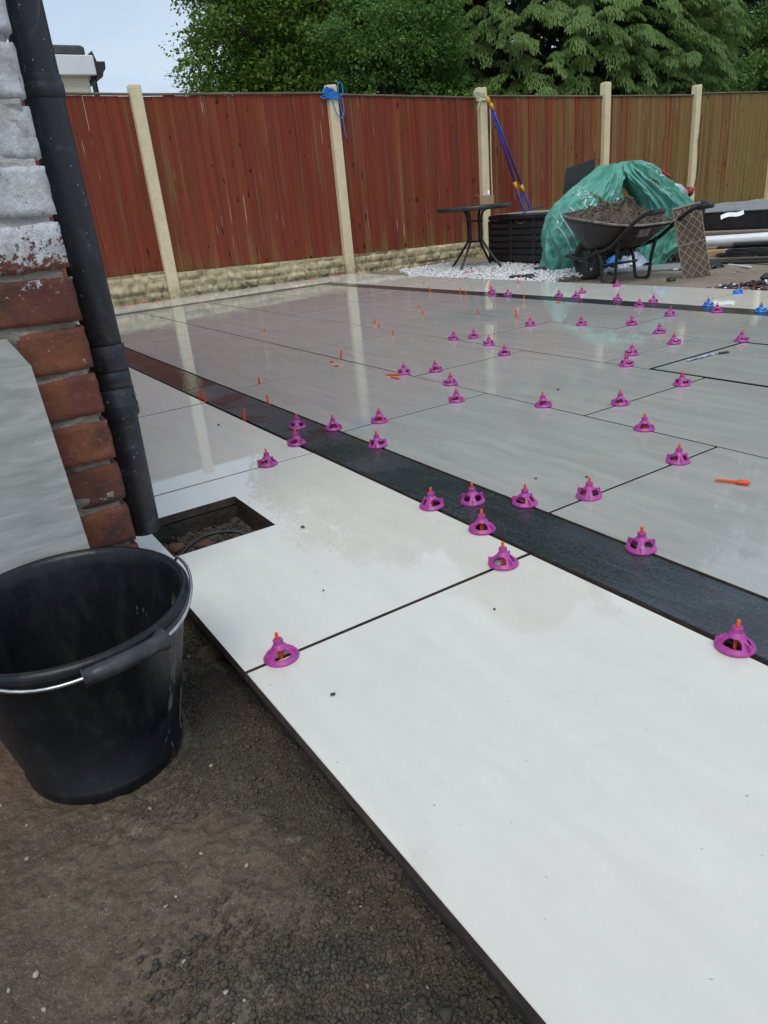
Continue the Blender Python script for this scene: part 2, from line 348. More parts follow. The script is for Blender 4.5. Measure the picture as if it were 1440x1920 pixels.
M_WIRE = simple('galvanised_wire', (.62, .63, .65), (.40, .41, .43), .28, 30, metal=1)
M_GRIP = simple('grip_plastic', (.018, .019, .024), (.05, .05, .052), .42, 30)
def pipe_mat():
    t = NT('black_pipe'); co = t.co('Object', rnd=False); n = t.noise(co, 8, 5, .6)
    c = t.ramp(n, .3, .75, (.013, .014, .018), (.030, .031, .036)); d = t.mapr(t.noise(co, 14, 6, .75, 1.5), .52, .68, 0, .55)
    c = t.mix(d, c, (.11, .12, .13, 1)); c = t.mix(t.mapr(t.noise(co, 150, 1), .735, .76, 0, .8), c, (.32, .33, .34, 1))
    t.base(c); t.rough(t.mapr(n, .3, .7, .38, .6)); t.bump(t.noise(co, 90, 3), .12, .002); return t.m
M_PIPE = pipe_mat()
M_CAPP = simple('magenta_plastic', (.43, .056, .30), (.34, .052, .245), .42, 60, rv=.12, contrast=(.45, .75))
M_CAPB = simple('blue_plastic', (.015, .22, .66), (.012, .17, .55), .38, 20, rv=.08)
M_ORANGE = simple('orange_plastic', (.85, .10, .012), (.70, .075, .01), .4, 20, rv=.08)
M_BLACK = simple('black_plastic', (.016, .016, .018), (.03, .03, .032), .45, 9)
M_BLACKM = simple('black_painted_metal', (.014, .014, .015), (.03, .028, .026), .4, 14, bump=.1)
M_TYRE = simple('dusty_tyre', (.028, .026, .024), (.06, .052, .044), .8, 16)
M_RIMGREY = simple('dusty_rim', (.06, .058, .055), (.12, .11, .10), .6, 20)
M_TRAYLIP = simple('worn_tray_lip', (.28, .255, .22), (.10, .09, .08), .7, 20)
M_TARP = simple('green_woven_bag', (.12, .39, .30), (.085, .30, .225), .52, 5, bump=.4, bscale=16, bdist=.01)
M_PRINT = simple('pale_print', (.62, .72, .68), (.45, .58, .54), .6, 30)
M_PRINTD = simple('olive_print', (.13, .15, .06), (.10, .12, .05), .6, 30)
M_BLUEP = simple('blue_pole', (.012, .035, .28), (.016, .05, .34), .35, 20)
M_YEL = simple('yellow_plastic', (.78, .40, .02), (.66, .33, .02), .45, 20)
M_ROPEB = simple('blue_rope', (.03, .27, .72), (.02, .19, .55), .75, 60, bump=.5, bscale=400)
M_ROPEC = simple('cream_rope', (.62, .60, .40), (.46, .44, .28), .8, 60, bump=.5, bscale=400)
M_CARD = simple('cardboard', (.42, .28, .16), (.34, .22, .12), .85, 8)
M_PAPER = simple('white_paper', (.8, .8, .8), (.68, .68, .68), .7, 8)
M_WOOD = simple('sawn_timber', (.55, .36, .15), (.42, .26, .11), .7, 3, (4, 20, 20))
M_SLEEPER = simple('old_sleeper', (.135, .085, .06), (.075, .05, .038), .85, 4, (1.5, 14, 14), bump=.5)
M_GREYT = simple('grey_sheet', (.30, .31, .32), (.22, .23, .24), .5, 5)
M_PVC = simple('white_pvc', (.80, .81, .82), (.68, .69, .70), .3, 8)
M_RED = simple('red_plastic', (.42, .03, .026), (.28, .02, .018), .45, 12)
M_CLOTH = simple('pale_grey_cloth', (.52, .55, .60), (.36, .39, .44), .85, 10, bump=.4)
M_CLEAR = simple('crumpled_clear_plastic', (.45, .52, .62), (.28, .33, .42), .15, 24, bump=.6, bscale=40)
M_LATTICE = simple('moulded_lattice', (.30, .24, .17), (.20, .155, .11), .75, 20)
M_TILEBACK = simple('dusty_tile_back', (.115, .085, .062), (.075, .056, .043), .85, 14, bump=.5)
M_ROOF = simple('roof_felt', (.085, .085, .09), (.06, .06, .065), .85, 6)
M_FASCIA = simple('white_fascia', (.80, .80, .82), (.74, .74, .76), .4, 3)
M_CREAM = simple('cream_painted_brick', (.76, .73, .56), (.70, .67, .50), .7, 4)
M_LATCH = simple('dull_chrome', (.55, .56, .58), (.40, .40, .42), .35, 20, metal=1)
M_BARE = simple('red_clay', (.20, .075, .045), (.13, .055, .036), .8, 12, bump=.5)

# ------------------------------------------------------------------ ground
def place_h(x, y):                                   # lie of the land below the slabs
    z = np.full_like(x, -.13)
    far = np.clip((y - 4.15) / .12, 0, 1); z = z * (1 - far) + far * -.092
    west = np.clip((-7.15 - x) / .1, 0, 1); return z * (1 - west) + west * -.05
xs = np.r_[-400, -120, -40, -20, np.arange(-14, -7.6, .4), np.arange(-7.6, 3.0, .12), 4, 8, 20, 60, 200, 400]
ys = np.r_[-400, -120, -40, -12, -5, np.arange(-2, 4.0, .3), np.arange(4.0, 9.0, .08), np.arange(9, 16, .4), 20, 40, 100, 250, 400]
X, Y = np.meshgrid(xs, ys, indexing='ij')
Z = place_h(X, Y); nr = (np.abs(X) < 16) & (Y > 4.1) & (Y < 16)
Z = Z + np.where(nr, .014 * fbm(np.stack([X * 2.1, Y * 2.1, X * 0], -1), 3, 5), 0)
ground = obj('ground', grid_mesh('ground', np.stack([X, Y, Z], -1)), M_DIRT); tag(ground, kind='structure')

def soil_h(x, y):
    p = np.stack([x, y, x * 0], -1); e = np.clip((y + .15) / .42, 0, 1)
    h = -.078 + .012 * fbm(p * 3.0, 3, 21) - .012 * np.clip((y - .12) / .15, 0, 1)
    r = fbm(p * 21, 4, 31, .6); h = h + (.0018 + .0060 * e * np.clip(.5 + fbm(p * 2.2, 2, 91), .1, 1)) * r + .004 * np.abs(fbm(p * 55, 3, 41))
    cl_ = np.clip(fbm(p * 34, 3, 45, .55), 0, 1); h = h + .0055 * np.sqrt(cl_) * np.clip((y + .35) / .5, .15, 1)
    h = h + .022 * np.clip((-1.0 - x) / .25, 0, 1) * np.clip((-.02 - y) / .1, 0, 1)
    return h
n1, n2 = 620, 380
X, Y = np.meshgrid(np.linspace(-1.9, .75, n1), np.linspace(-1.15, .345, n2), indexing='ij')
soil = obj('soil', grid_mesh('soil', np.stack([X, Y, soil_h(X, Y)], -1)), M_SOIL); tag(soil, kind='structure')
# loose angular crumbs lying thickest along the slab edge
def crumbs(pos, size, seed):                         # rough eight-sided crumbs in one mesh
    r_ = np.random.RandomState(seed); V = np.array([(1, 0, 0), (-1, 0, 0), (0, 1, 0), (0, -1, 0), (0, 0, 1), (0, 0, -1)], float); F = np.array([(0, 2, 4), (2, 1, 4), (1, 3, 4), (3, 0, 4), (2, 0, 5), (1, 2, 5), (3, 1, 5), (0, 3, 5)]); n = len(pos)
    q = r_.normal(size=(n, 3, 3)); q, _ = np.linalg.qr(q); W = V[None] * r_.uniform(.55, 1.35, (n, 6, 1)) @ q * np.asarray(size)[:, None, None] * np.array([1, 1, .8]) + np.asarray(pos)[:, None]
    return W.reshape(-1, 3), (F[None] + (np.arange(n) * 6)[:, None, None]).reshape(-1, 3)
rs = np.random.RandomState(3); m = 90000
cx = rs.uniform(-1.5, .5, m); cy = .32 - np.abs(rs.normal(0, .12, m)) * (1 + .6 * (cx > -.6)); dens = fbm(np.stack([cx * 7, cy * 7, cx * 0], -1), 4, 77); lo_ = fbm(np.stack([cx * 2.3, cy * 2.3, cx * 0], -1), 2, 78)
keep = (cy > -.9) & ~(np.hypot(cx + 1.0, cy - .07) < .125) & (.55 * dens + .5 * lo_ + rs.uniform(-.25, .25, m) > -.12 + 1.1 * np.clip((.12 - cy) / .4, 0, 1)); cx, cy = cx[keep], cy[keep]
sz = .0012 + .0016 * rs.rand(len(cx)) ** 2 + .0032 * (rs.rand(len(cx)) > .955) * rs.rand(len(cx)) + .0035 * (cx > -.62) * (cy > .0) * (rs.rand(len(cx)) > .82) * rs.rand(len(cx))
V, F = crumbs(np.stack([cx, cy, soil_h(cx, cy) + sz * .45], 1), sz, 4)
tag(obj('soil_clods', np_mesh('soil_clods', V, F), M_CLOD), 'loose dark soil clods strewn along the edge of the pale slabs', 'soil', kind='stuff')
k = 170; px = rs.uniform(-1.4, .3, k); py = rs.uniform(-.7, .27, k); ok = np.hypot(px + 1.0, py - .07) > .13; px, py = px[ok], py[ok]; sz = rs.uniform(.0015, .0042, len(px))
V, F = pebbles(np.stack([px, py, soil_h(px, py) + sz * .4], 1), sz, .8, .35, 5)
tag(obj('pale_grit', np_mesh('pale_grit', V, F), M_PALEST), 'scattered pale grit and mortar crumbs on the wet soil', 'grit', kind='stuff')

# ------------------------------------------------------------------ paving: mortar bed and slabs
HX0, HX1, HY0, HY1 = -1.670, -1.424, .327, .566            # square hole left for the drain
bed = MB()
for x0, x1, y0, y1 in ((-7.17, HX0, .305, .88), (HX1, 1.25, .305, .88), (HX0, HX1, HY1, .88), (HX0, HX1, .30, HY0), (-7.17, 1.25, .88, 4.165)):
    bed.box(((x0 + x1) / 2, (y0 + y1) / 2, -.080), (x1 - x0, y1 - y0, .110))
paving = bed.build('paving', M_BED); tag(paving, kind='structure')
SLABS = {}
def slab(x0, x1, y0, y1, mat, jit=True):
    w, d = round(x1 - x0, 4), round(y1 - y0, 4); key = (w, d, mat.name)
    if key not in SLABS:
        me = MB().bbox((0, 0, -.0103), (w, d, .0206), .0011).mesh('slab'); me.materials.append(mat); me.materials.append(M_SLABSIDE)
        for p in me.polygons:
            if abs(p.normal.z) < .5: p.material_index = 1
        SLABS[key] = me
    o = obj('slab', SLABS[key], None, paving, ((x0 + x1) / 2, (y0 + y1) / 2, random.uniform(-.0006, .0006)))
    if jit: o.rotation_euler = (random.gauss(0, .0009), random.gauss(0, .0007), 0)
    return o
def row(y0, y1, mat, first, pitch, xa, xb, gap=.0078, skip=()):
    j = sorted([xa, xb] + [q for q in (first - pitch * k for k in range(-6, 12)) if xa + .03 < q < xb - .03])
    for a, b in zip(j[:-1], j[1:]):
        if any(abs(a - s_) < .02 for s_ in skip): continue
        slab(a + gap / 2, b - gap / 2, y0, y1, mat)
XL = -6.44; XR = .95
row(.2815, .8780, M_WHITE, -.928, .905, -7.2, XR, skip=(-1.833,))
# slab notched round the drain hole
def holed():
    xs_, ys_ = [-1.8290, HX0, HX1, -.9320], [.2815, HY0, HY1, .8780]; b = MB()
    for zt in (0, -.0206):
        for i in range(4):
            for j in range(4): b.v.append((xs_[i], ys_[j], zt))
    q = lambda i, j, k: k * 16 + i * 4 + j
    for i in range(3):
        for j in range(3):
            if (i, j) == (1, 1): continue
            b.f.append((q(i, j, 0), q(i + 1, j, 0), q(i + 1, j + 1, 0), q(i, j + 1, 0))); b.f.append((q(i, j, 1), q(i, j + 1, 1), q(i + 1, j + 1, 1), q(i + 1, j, 1)))
    edge = [((0, 0), (3, 0)), ((3, 0), (3, 3)), ((3, 3), (0, 3)), ((0, 3), (0, 0))]
    for i in range(3):
        b.f += [(q(i, 0, 0), q(i, 0, 1), q(i + 1, 0, 1), q(i + 1, 0, 0)), (q(i, 3, 0), q(i + 1, 3, 0), q(i + 1, 3, 1), q(i, 3, 1)), (q(0, i, 0), q(0, i + 1, 0), q(0, i + 1, 1), q(0, i, 1)), (q(3, i, 0), q(3, i, 1), q(3, i + 1, 1), q(3, i + 1, 0))]
    b.f += [(q(1, 1, 0), q(2, 1, 0), q(2, 1, 1), q(1, 1, 1)), (q(1, 2, 0), q(1, 2, 1), q(2, 2, 1), q(2, 2, 0)), (q(1, 1, 0), q(1, 1, 1), q(1, 2, 1), q(1, 2, 0)), (q(2, 1, 0), q(2, 2, 0), q(2, 2, 1), q(2, 1, 1))]
    me = b.mesh('slab'); me.materials.append(M_WHITE); me.materials.append(M_SLABSIDE)
    for p in me.polygons:
        if abs(p.normal.z) < .5: p.material_index = 1
    o = obj('slab', me, None, paving); o['label'] = 'pale slab with a square hole cut out for the drain'
holed()
row(.8900, 1.0385, M_DARK, -1.207, .905, -6.59, XR)
row(1.0495, 1.6450, M_GREY, -1.044, .905, XL, XR)
row(1.6550, 2.2480, M_GREY, -1.497, .905, XL, XR)
row(2.2580, 2.8520, M_GREY, -1.946, .905, XL, -1.946)
slab(-1.9420, -1.741, 2.2580, 2.8520, M_GREY)
row(2.8620, 3.4410, M_GREY, -2.405, .905, XL, XR)
row(3.4510, 3.5940, M_DARK, -2.41, .905, -6.59, XR)
row(3.6030, 4.196, M_WHITE, -2.545, .905, -7.2, XR)
for k in range(3):                                            # left border
    slab(-6.588, -6.4425, 1.044 + k * .80, 1.044 + (k + 1) * .80 - .0045, M_DARK); slab(-7.198, -6.5925, .8845 + k * .905, .8845 + (k + 1) * .905 - .0045, M_WHITE)
# recessed inspection cover let into the third grey row
ic = empty('inspection_cover', (-1.42, 2.555, 0)); tag(ic, 'grey slab set in a thin black recessed cover frame, right of the third grey row', 'inspection cover')
fr = MB()
for x, y, w, d in ((-.314, 0, .004, .592), (.314, 0, .004, .592), (0, -.294, .632, .004), (0, .294, .632, .004), (0, -.2885, .612, .002)): fr.box((x, y, -.011), (w, d, .022))
fr.build('frame', M_BLACKM, ic); MB().bbox((0, .001, -.0115), (.613, .570, .0206), .001).build('inset_slab', M_GREY, ic)
slab(-1.101, -.20, 2.2555, 2.8545, M_GREY); slab(-.195, .70, 2.2555, 2.8545, M_GREY)

# drain hole floor
X, Y = np.meshgrid(np.linspace(HX0 - .01, HX1 + .01, 90), np.linspace(HY0 - .01, HY1 + .01, 86), indexing='ij'); p = np.stack([X, Y, X * 0], -1)
ds = obj('drain_soil', grid_mesh('drain_soil', np.stack([X, Y, -.066 + .008 * fbm(p * 14, 3, 61) + .009 * fbm(p * 60, 3, 62)], -1)), M_SOIL); tag(ds, kind='structure')
k = 420; qx, qy = rs.uniform(HX0, HX1, k), rs.uniform(HY0, HY1, k); sz = rs.uniform(.002, .0065, k)
V, F = pebbles(np.stack([qx, qy, np.full(k, -.060)], 1), sz, .8, .35, 9); tag(obj('drain_clods', np_mesh('drain_clods', V, F), M_CLOD), 'crumbled soil in the bottom of the square drain hole', 'soil', kind='stuff')
tag(MB().tube(bez([(-1.50, .335, -.055), (-1.52, .385, -.030), (-1.535, .44, -.022), (-1.51, .50, -.025), (-1.46, .540, -.05)]), .0042, 8).build('cable', M_BLACK, smooth=True), 'thin black cable looping out of the soil in the drain hole', 'cable')
bx_, by_ = -1.60, .375
V, F = pebbles(np.array([(-1.60, .375, -.058), (-1.565, .44, -.057)]), np.array([.030, .026]), .35, .2, 12)
tag(obj('brick_fragment', np_mesh('brick_fragment', V[:12], F[:20], True), M_BARE), 'flat lump of red clay in the drain hole nearest the black pipe', 'clay lump', 'clay lumps in the drain hole')
tag(obj('brick_fragment', np_mesh('brick_fragment', V[12:], F[:20], True), M_BARE), 'flat lump of red clay in the middle of the drain hole', 'clay lump', 'clay lumps in the drain hole')

# ------------------------------------------------------------------ fence
FX = -7.37
posts = [2.255, 4.272, 6.275, 8.385, 10.275, 12.30]; ptops = [1.835, 1.828, 1.805, 1.86, 1.83, 1.82]
plabel = ['cream concrete fence post nearest the black downpipe', 'cream concrete fence post with blue rope knotted round its top', 'cream concrete fence post behind the table with cream rope round its top', 'plain cream concrete fence post rising behind the green bags', 'cream concrete fence post behind the grey cloth bundle with a dead stem beside it', 'cream concrete fence post beyond the right edge of the greenish panel']
def post(y, zt, lab):
    b = MB(); w = .056; prof = [(-.5, w, .055), (zt - .03, w * .93, .053), (zt - .008, w * .90, .050), (zt, w * .8, .040)]; P = []
    for i, (z, hy, hx) in enumerate(prof):
        c = .008
        for x_, y_ in ((-hx, -hy + c), (-hx + c, -hy), (hx - c, -hy), (hx, -hy + c), (hx, hy - c), (hx - c, hy), (-hx + c, hy), (-hx, hy - c)): P.append((x_, y_, z + (random.uniform(-.006, .006) if i == 3 else 0)))
    F = [(k * 8 + i, k * 8 + (i + 1) % 8, k * 8 + 8 + (i + 1) % 8, k * 8 + 8 + i) for k in range(3) for i in range(8)] + [tuple(range(24, 32))]
    b.add(P, F); o = b.build('fence_post', M_POST, loc=(FX + .02, y, 0)); tag(o, lab, 'fence post', 'concrete fence posts')
for a in zip(posts, ptops, plabel): post(*a)
BM = []
for v in range(5):                                            # five feather-edge board variants
    b = MB(); n = 7; P = []
    for i in range(n + 1):
        z = i / n; ww = .0525 + random.uniform(-.0012, .0012); o_ = random.uniform(-.0015, .0015)
        P += [(.004 + o_, -ww, z), (.0125 + o_, -ww, z), (.0085 + o_, ww, z), (.0, ww, z)]
    F = [(k * 4 + i, k * 4 + (i + 1) % 4, k * 4 + 4 + (i + 1) % 4, k * 4 + 4 + i) for k in range(n) for i in range(4)] + [(3, 2, 1, 0), tuple(range(n * 4, n * 4 + 4))]
    b.add(P, F); me = b.mesh('board'); me.materials.append(M_BOARD); BM.append(me)
panels = [(.30, 2.198, .262, .262, 1.79, 1.757, 'red brown board fence panel left of the first post, seen past the black downpipe'),
          (2.312, 4.215, .232, .187, 1.755, 1.757, 'red brown board fence panel with white scratches between the first two posts'),
          (4.329, 6.218, .178, .150, 1.742, 1.70, 'weathered red board fence panel between the blue roped post and the table'),
          (6.332, 8.328, .145, .14, 1.715, 1.70, 'red brown board fence panel behind the blue poles and black storage box'),
          (8.442, 10.218, .14, .18, 1.70, 1.70, 'board fence panel fading from red to green algae behind the green bags'),
          (10.332, 12.243, .20, .22, 1.722, 1.735, 'green algae stained board fence panel at the right edge'),
          (12.357, 14.2, .22, .22, 1.735, 1.735, 'board fence panel farthest right beyond the last cream post')]
GB = []
for (ya, yb, za, zb, ta, tb, lab) in panels:
    pn = empty('board_fence', (FX, ya, 0)); tag(pn, lab, 'fence panel', 'board fence panels'); n = round((yb - ya) / .098); step = (yb - ya) / n
    for i in range(n):
        f = (i + .5) / n; z0 = za + (zb - za) * f; z1 = ta + (tb - ta) * f - .006
        o = obj('board', random.choice(BM), None, pn, (random.uniform(-.002, .002), (i + .5) * step, z0 + random.uniform(-.006, .004))); o.scale = (1, step / .098, z1 - z0); o.rotation_euler = (random.gauss(0, .0025), 0, 0)
    L = yb - ya; ang = math.atan2(tb - ta, L)
    MB().bbox((.002, L / 2, (ta + tb) / 2 + .006), (.052, L, .016), .003, Matrix.Rotation(ang, 3, 'X').to_4x4()).build('capping', M_CAPPING, pn)
    for zr in (.30, .85, 1.45): MB().box((-.028, L / 2, zr), (.035, L, .06)).build('rail', M_CAPPING, pn)
    GB.append((ya, yb, za, zb))
glab = ['left of the first post', 'between the first post and the blue roped post', 'right of the blue roped post, behind the table', 'behind the black storage box', 'behind the green bags', 'at the right edge', 'farthest right']
for (ya, yb, za, zb), lab in zip(GB, glab):                    # rock-faced concrete gravel boards
    L = yb - ya; ny, nz_ = int(L / .012), 30; Yg, Zg = np.meshgrid(np.linspace(0, L, ny), np.linspace(0, 1, nz_), indexing='ij')
    top = za + (zb - za) * Yg / L - .003; z = -.28 + (top + .28) * Zg
    cz = np.clip(((z + .09) / .082), 0, 9.99); ci = np.floor(cz); fz = cz - ci; sh = _h(ci, ci * 0, ci * 0, 3) * .3
    wv = .17; cyy = (Yg + sh + ya + .05 * vnoise(np.stack([Yg * 9, z * 9, z * 0], -1), 8)) / wv; cj = np.floor(cyy); fy = cyy - cj
    e = np.minimum(np.minimum(fz, 1 - fz) * .082, np.minimum(fy, 1 - fy) * wv); dome = np.clip(e / .014, 0, 1) ** .6
    d = .004 + dome * (.022 + .016 * _h(cj, ci, ci * 0, 9)) + .009 * fbm(np.stack([Yg * 16, z * 22, z * 0], -1), 4, 12) * dome
    gb = obj('gravel_board', grid_mesh('gravel_board', np.stack([d + .004, Yg, z], -1)[::-1]), M_ROCK, None, (FX, ya, 0)); tag(gb, 'cream rock faced concrete gravel board ' + lab, 'gravel board', 'gravel boards under the fence')
    MB().box((-.022, L / 2, (-.28 + min(za, zb)) / 2 - .004), (.044, L, min(za, zb) + .27)).build('core', M_ROCK, gb)

# ------------------------------------------------------------------ house corner: bricks
WX, WY = -1.25, .231
wall = empty('brick_wall', (WX, WY, -.09)); tag(wall, 'weathered brick house corner, white painted above and bare red below, beside the downpipe', 'wall')
core = MB()
P_ = []
ng, mg = 150, 330; Yg, Zg = np.meshgrid(np.r_[np.linspace(-1.6, -.5, 40), np.linspace(-.49, -.012, ng - 40)], np.r_[np.linspace(-.12, 1.2, 270), np.linspace(1.22, 3.2, mg - 270)], indexing='ij')
core.grid(np.stack([-.0065 + .0015 * np.clip((Zg - .74) / .06, 0, 1) + .0045 * fbm(np.stack([Yg * 26, Zg * 60, Yg * 0], -1), 4, 71), Yg, Zg], -1)[:, ::-1])
core.box((-1.76, -.808, 1.54), (3.46, 1.60, 3.32))
core.build('mortar', M_MORTAR, wall)
def brick_mesh(L, seed, D=.10, Hh=.0675):
    n = (22 if L > .15 else 11, 8, 7); V = []; idx = {}; F = []
    def vid(i, j, k):
        if (i, j, k) not in idx: idx[(i, j, k)] = len(V); V.append((i / n[0] - .5, j / n[1] - .5, k / n[2] - .5))
        return idx[(i, j, k)]
    for (A, B, C) in ((0, 1, 2), (1, 2, 0), (2, 0, 1)):
        for side in (0, n[C]):
            for a in range(n[A]):
                for b in range(n[B]):
                    def q(a_, b_):
                        t = [0, 0, 0]; t[A] = a_; t[B] = b_; t[C] = side; return vid(*t)
                    f = (q(a, b), q(a + 1, b), q(a + 1, b + 1), q(a, b + 1)); F.append(f if side else f[::-1])
    P = np.array(V); d = np.array([L, D, Hh]); Q = P * d; hb = d / 2; r = .0035
    inner = np.clip(Q, -(hb - r), hb - r); dv = Q - inner; ln = np.linalg.norm(dv, axis=1, keepdims=True); Q = inner + np.where(ln > 0, dv / np.maximum(ln, 1e-9), 0) * np.minimum(ln, r)
    nn = np.stack([(.45 * fbm(Q * 30 + 5 * seed + 40 * k, 2, seed + k) + .75 * fbm(Q * 130 + 9 * seed + 40 * k, 3, seed + 7 + k, .6)) for k in range(3)], 1); Q = Q + nn * np.array([.0024, .0024, .0024])
    me = MB(); me.v = [tuple(v) for v in Q]; me.f = F; m_ = me.mesh('brick', True); m_.materials.append(M_BRICK); return m_
ST = [brick_mesh(.215, s_) for s_ in range(5)]; HD = [brick_mesh(.104, 20 + s_, .10) for s_ in range(4)]
PITCH = .0775
hi = []
def place_brick(k, along, L, face, z, part=True):
    me = random.choice(ST if L > .15 else HD); rz = random.gauss(0, .006); o_ = random.uniform(-.004, .003)
    if face == 'x': loc = (-.05 + o_, -along - L / 2, z); rot = (random.gauss(0, .008), random.gauss(0, .01), math.pi / 2 + rz)
    else: loc = (-along - L / 2, -.05 + o_, z); rot = (random.gauss(0, .008), random.gauss(0, .01), math.pi + rz)
    if part: obj('brick', me, None, wall, loc, rot)
    else: hi.append((me, Matrix.LocRotScale(Vector(loc), Matrix.Rotation(rot[2], 3, 'Z'), None)))
for k in range(41):
    z = .045 + k * PITCH - .018; part = k < 16
    along = 0.0
    if k % 2 == 1:
        place_brick(k, 0, .104, 'x', z, part); along = .115
        while along < 1.5: place_brick(k, along, .215, 'x', z, part); along += .2265
        along = .104 + .011
        while along < 1.6: place_brick(k, along, .215, 'y', z, part); along += .2265
    else:
        while along < 1.5: place_brick(k, along, .215, 'x', z, part); along += .2265
        along = .115
        place_brick(k, along, .104, 'y', z, part); along += .115
        while along < 1.6: place_brick(k, along, .215, 'y', z, part); along += .2265
b = MB()
for me, mm in hi: b.add([mm @ v.co for v in me.vertices], [tuple(p.vertices) for p in me.polygons])
ub = b.build('upper_bricks', M_BRICK, wall, True); ub['kind'] = 'stuff'

# slab leaning on the house wall
lean = MB(); T = .02
pts = [(-.55, -.10), (.140, -.10), (.122, .472), (.100, .515), (-.55, .538)]
P = [(T / 2, y, z) for y, z in pts] + [(-T / 2, y, z) for y, z in pts]; n = len(pts)
lean.add(P, [tuple(range(n)), tuple(range(2 * n - 1, n - 1, -1))] + [(i, i + n, (i + 1) % n + n, (i + 1) % n) for i in range(n)])
lo = lean.build('leaning_slab', M_GREYDRY, loc=(-1.197, 0.012, 0.0), rot=(0, -.05, 0)); tag(lo, 'greenish grey porcelain slab with a clipped corner leaning on the brick wall', 'slab')

# ------------------------------------------------------------------ downpipe
PY = .292
dp = empty('downpipe', (-1.385, PY, .06)); tag(dp, 'black plastic downpipe with couplings running down the corner of the brick wall', 'downpipe')
o0 = Vector((-1.385, PY, .06)); ax = lambda z: Vector((np.interp(z, [.06, .20, .33, .46, .9, 3.2], [-1.472, -1.460, -1.440, -1.446, -1.452, -1.452]), PY, z)) - o0
MB().tube([ax(z) for z in (.40, .6, .8, 1.0, 1.8, 3.2)], .0325, 36).build('upper_pipe', M_PIPE, dp, True)
lp = MB().tube([ax(z) for z in (.062, .15, .25, .36)], .0318, 36, cap=False); lp.tube([ax(z) for z in (.36, .25, .062)], .0290, 36, cap=False); lp.build('lower_pipe', M_PIPE, dp, True)
def collar(name, zs, rr):
    o = MB().tube([ax(z) for z in zs], rr, 40).build(name, M_PIPE, dp, True); return o
collar('coupling', [.405, .4052, .4054, .4515, .452, .4525], [.032, .0354, .0358, .0358, .0352, .032]); collar('coupling', [.372, .3721, .404, .405], [.032, .0345, .0345, .032])
c3 = collar('coupling', [.3195, .32, .3203, .34, .3405, .341, .371, .372], [.032, .0358, .0363, .0363, .036, .0348, .0348, .032]); collar('coupling', [.858, .859, .8593, .882, .8823, .893, .894], [.032, .0352, .0356, .0356, .0342, .0342, .032])
MB().tube([ax(.356) + Vector((.022, .029, 0)), ax(.356) + Vector((.0235, .031, 0))], .004, 10).build('screw', M_WIRE, c3)

# ------------------------------------------------------------------ bucket
BX, BY, BZ = -1.000, .069, -.078
bk = empty('bucket', (BX, BY, BZ)); bk.scale = (1, .925, 1); tag(bk, 'black builders bucket splashed with mortar, wire handle folded down, standing on soil', 'bucket')
HB = .258; prof = [(.0, .012), (.112, .012), (.117, .002), (.1195, 0), (.1225, .004), (.1245, .022), (.1225, .0235), (.169, .222), (.1695, .232), (.181, .235), (.183, .240), (.183, .252), (.179, HB), (.174, HB), (.1685, .250), (.165, .232), (.1205, .03), (.116, .016), (0, .015)]
body = MB(); body.lathe(prof, 72); bo = body.build('body', M_BUCKET, bk, True); bo.data.materials.append(M_BUCKETIN)
for p in bo.data.polygons:
    if p.index % (len(prof) - 1) >= 13: p.material_index = 1
ha = R(97.5); hx, hy = math.cos(ha), math.sin(ha)               # hinge axis
for s_ in (-1, 1):
    MB().bbox((hx * .180 * s_, hy * .180 * s_, .228), (.016, .026, .026), .004, Matrix.Rotation(ha, 4, 'Z')).build('lug', M_BUCKET, bk)
wire = []; side = Vector((hy, -hx, 0))                         # handle falls to the camera side
for i in range(41):
    a = math.pi * i / 40; wob = .004 * math.sin(a * 5); r_ = .184 + .012 * math.sin(a) ** 2
    wire.append(Vector((hx, hy, 0)) * math.cos(a) * .186 + side * (math.sin(a) * r_) + Vector((0, 0, .259 - .016 * math.sin(a) + wob)))
wire = [Vector((hx * .172, hy * .172, .240))] + wire + [Vector((-hx * .172, -hy * .172, .240))]
hd = MB().tube(wire, .0026, 8).build('handle', M_WIRE, bk, True)
gp_ = [wire[i] for i in range(16, 25)]; gp = [gp_[0], gp_[0].lerp(gp_[1], .12)] + gp_[1:-1] + [gp_[-2].lerp(gp_[-1], .9), gp_[-1]]
g = MB().tube(gp, [.0150, .0150] + [.0110] * 8 + [.0150, .0150], 14); g.build('grip', M_GRIP, hd, True)

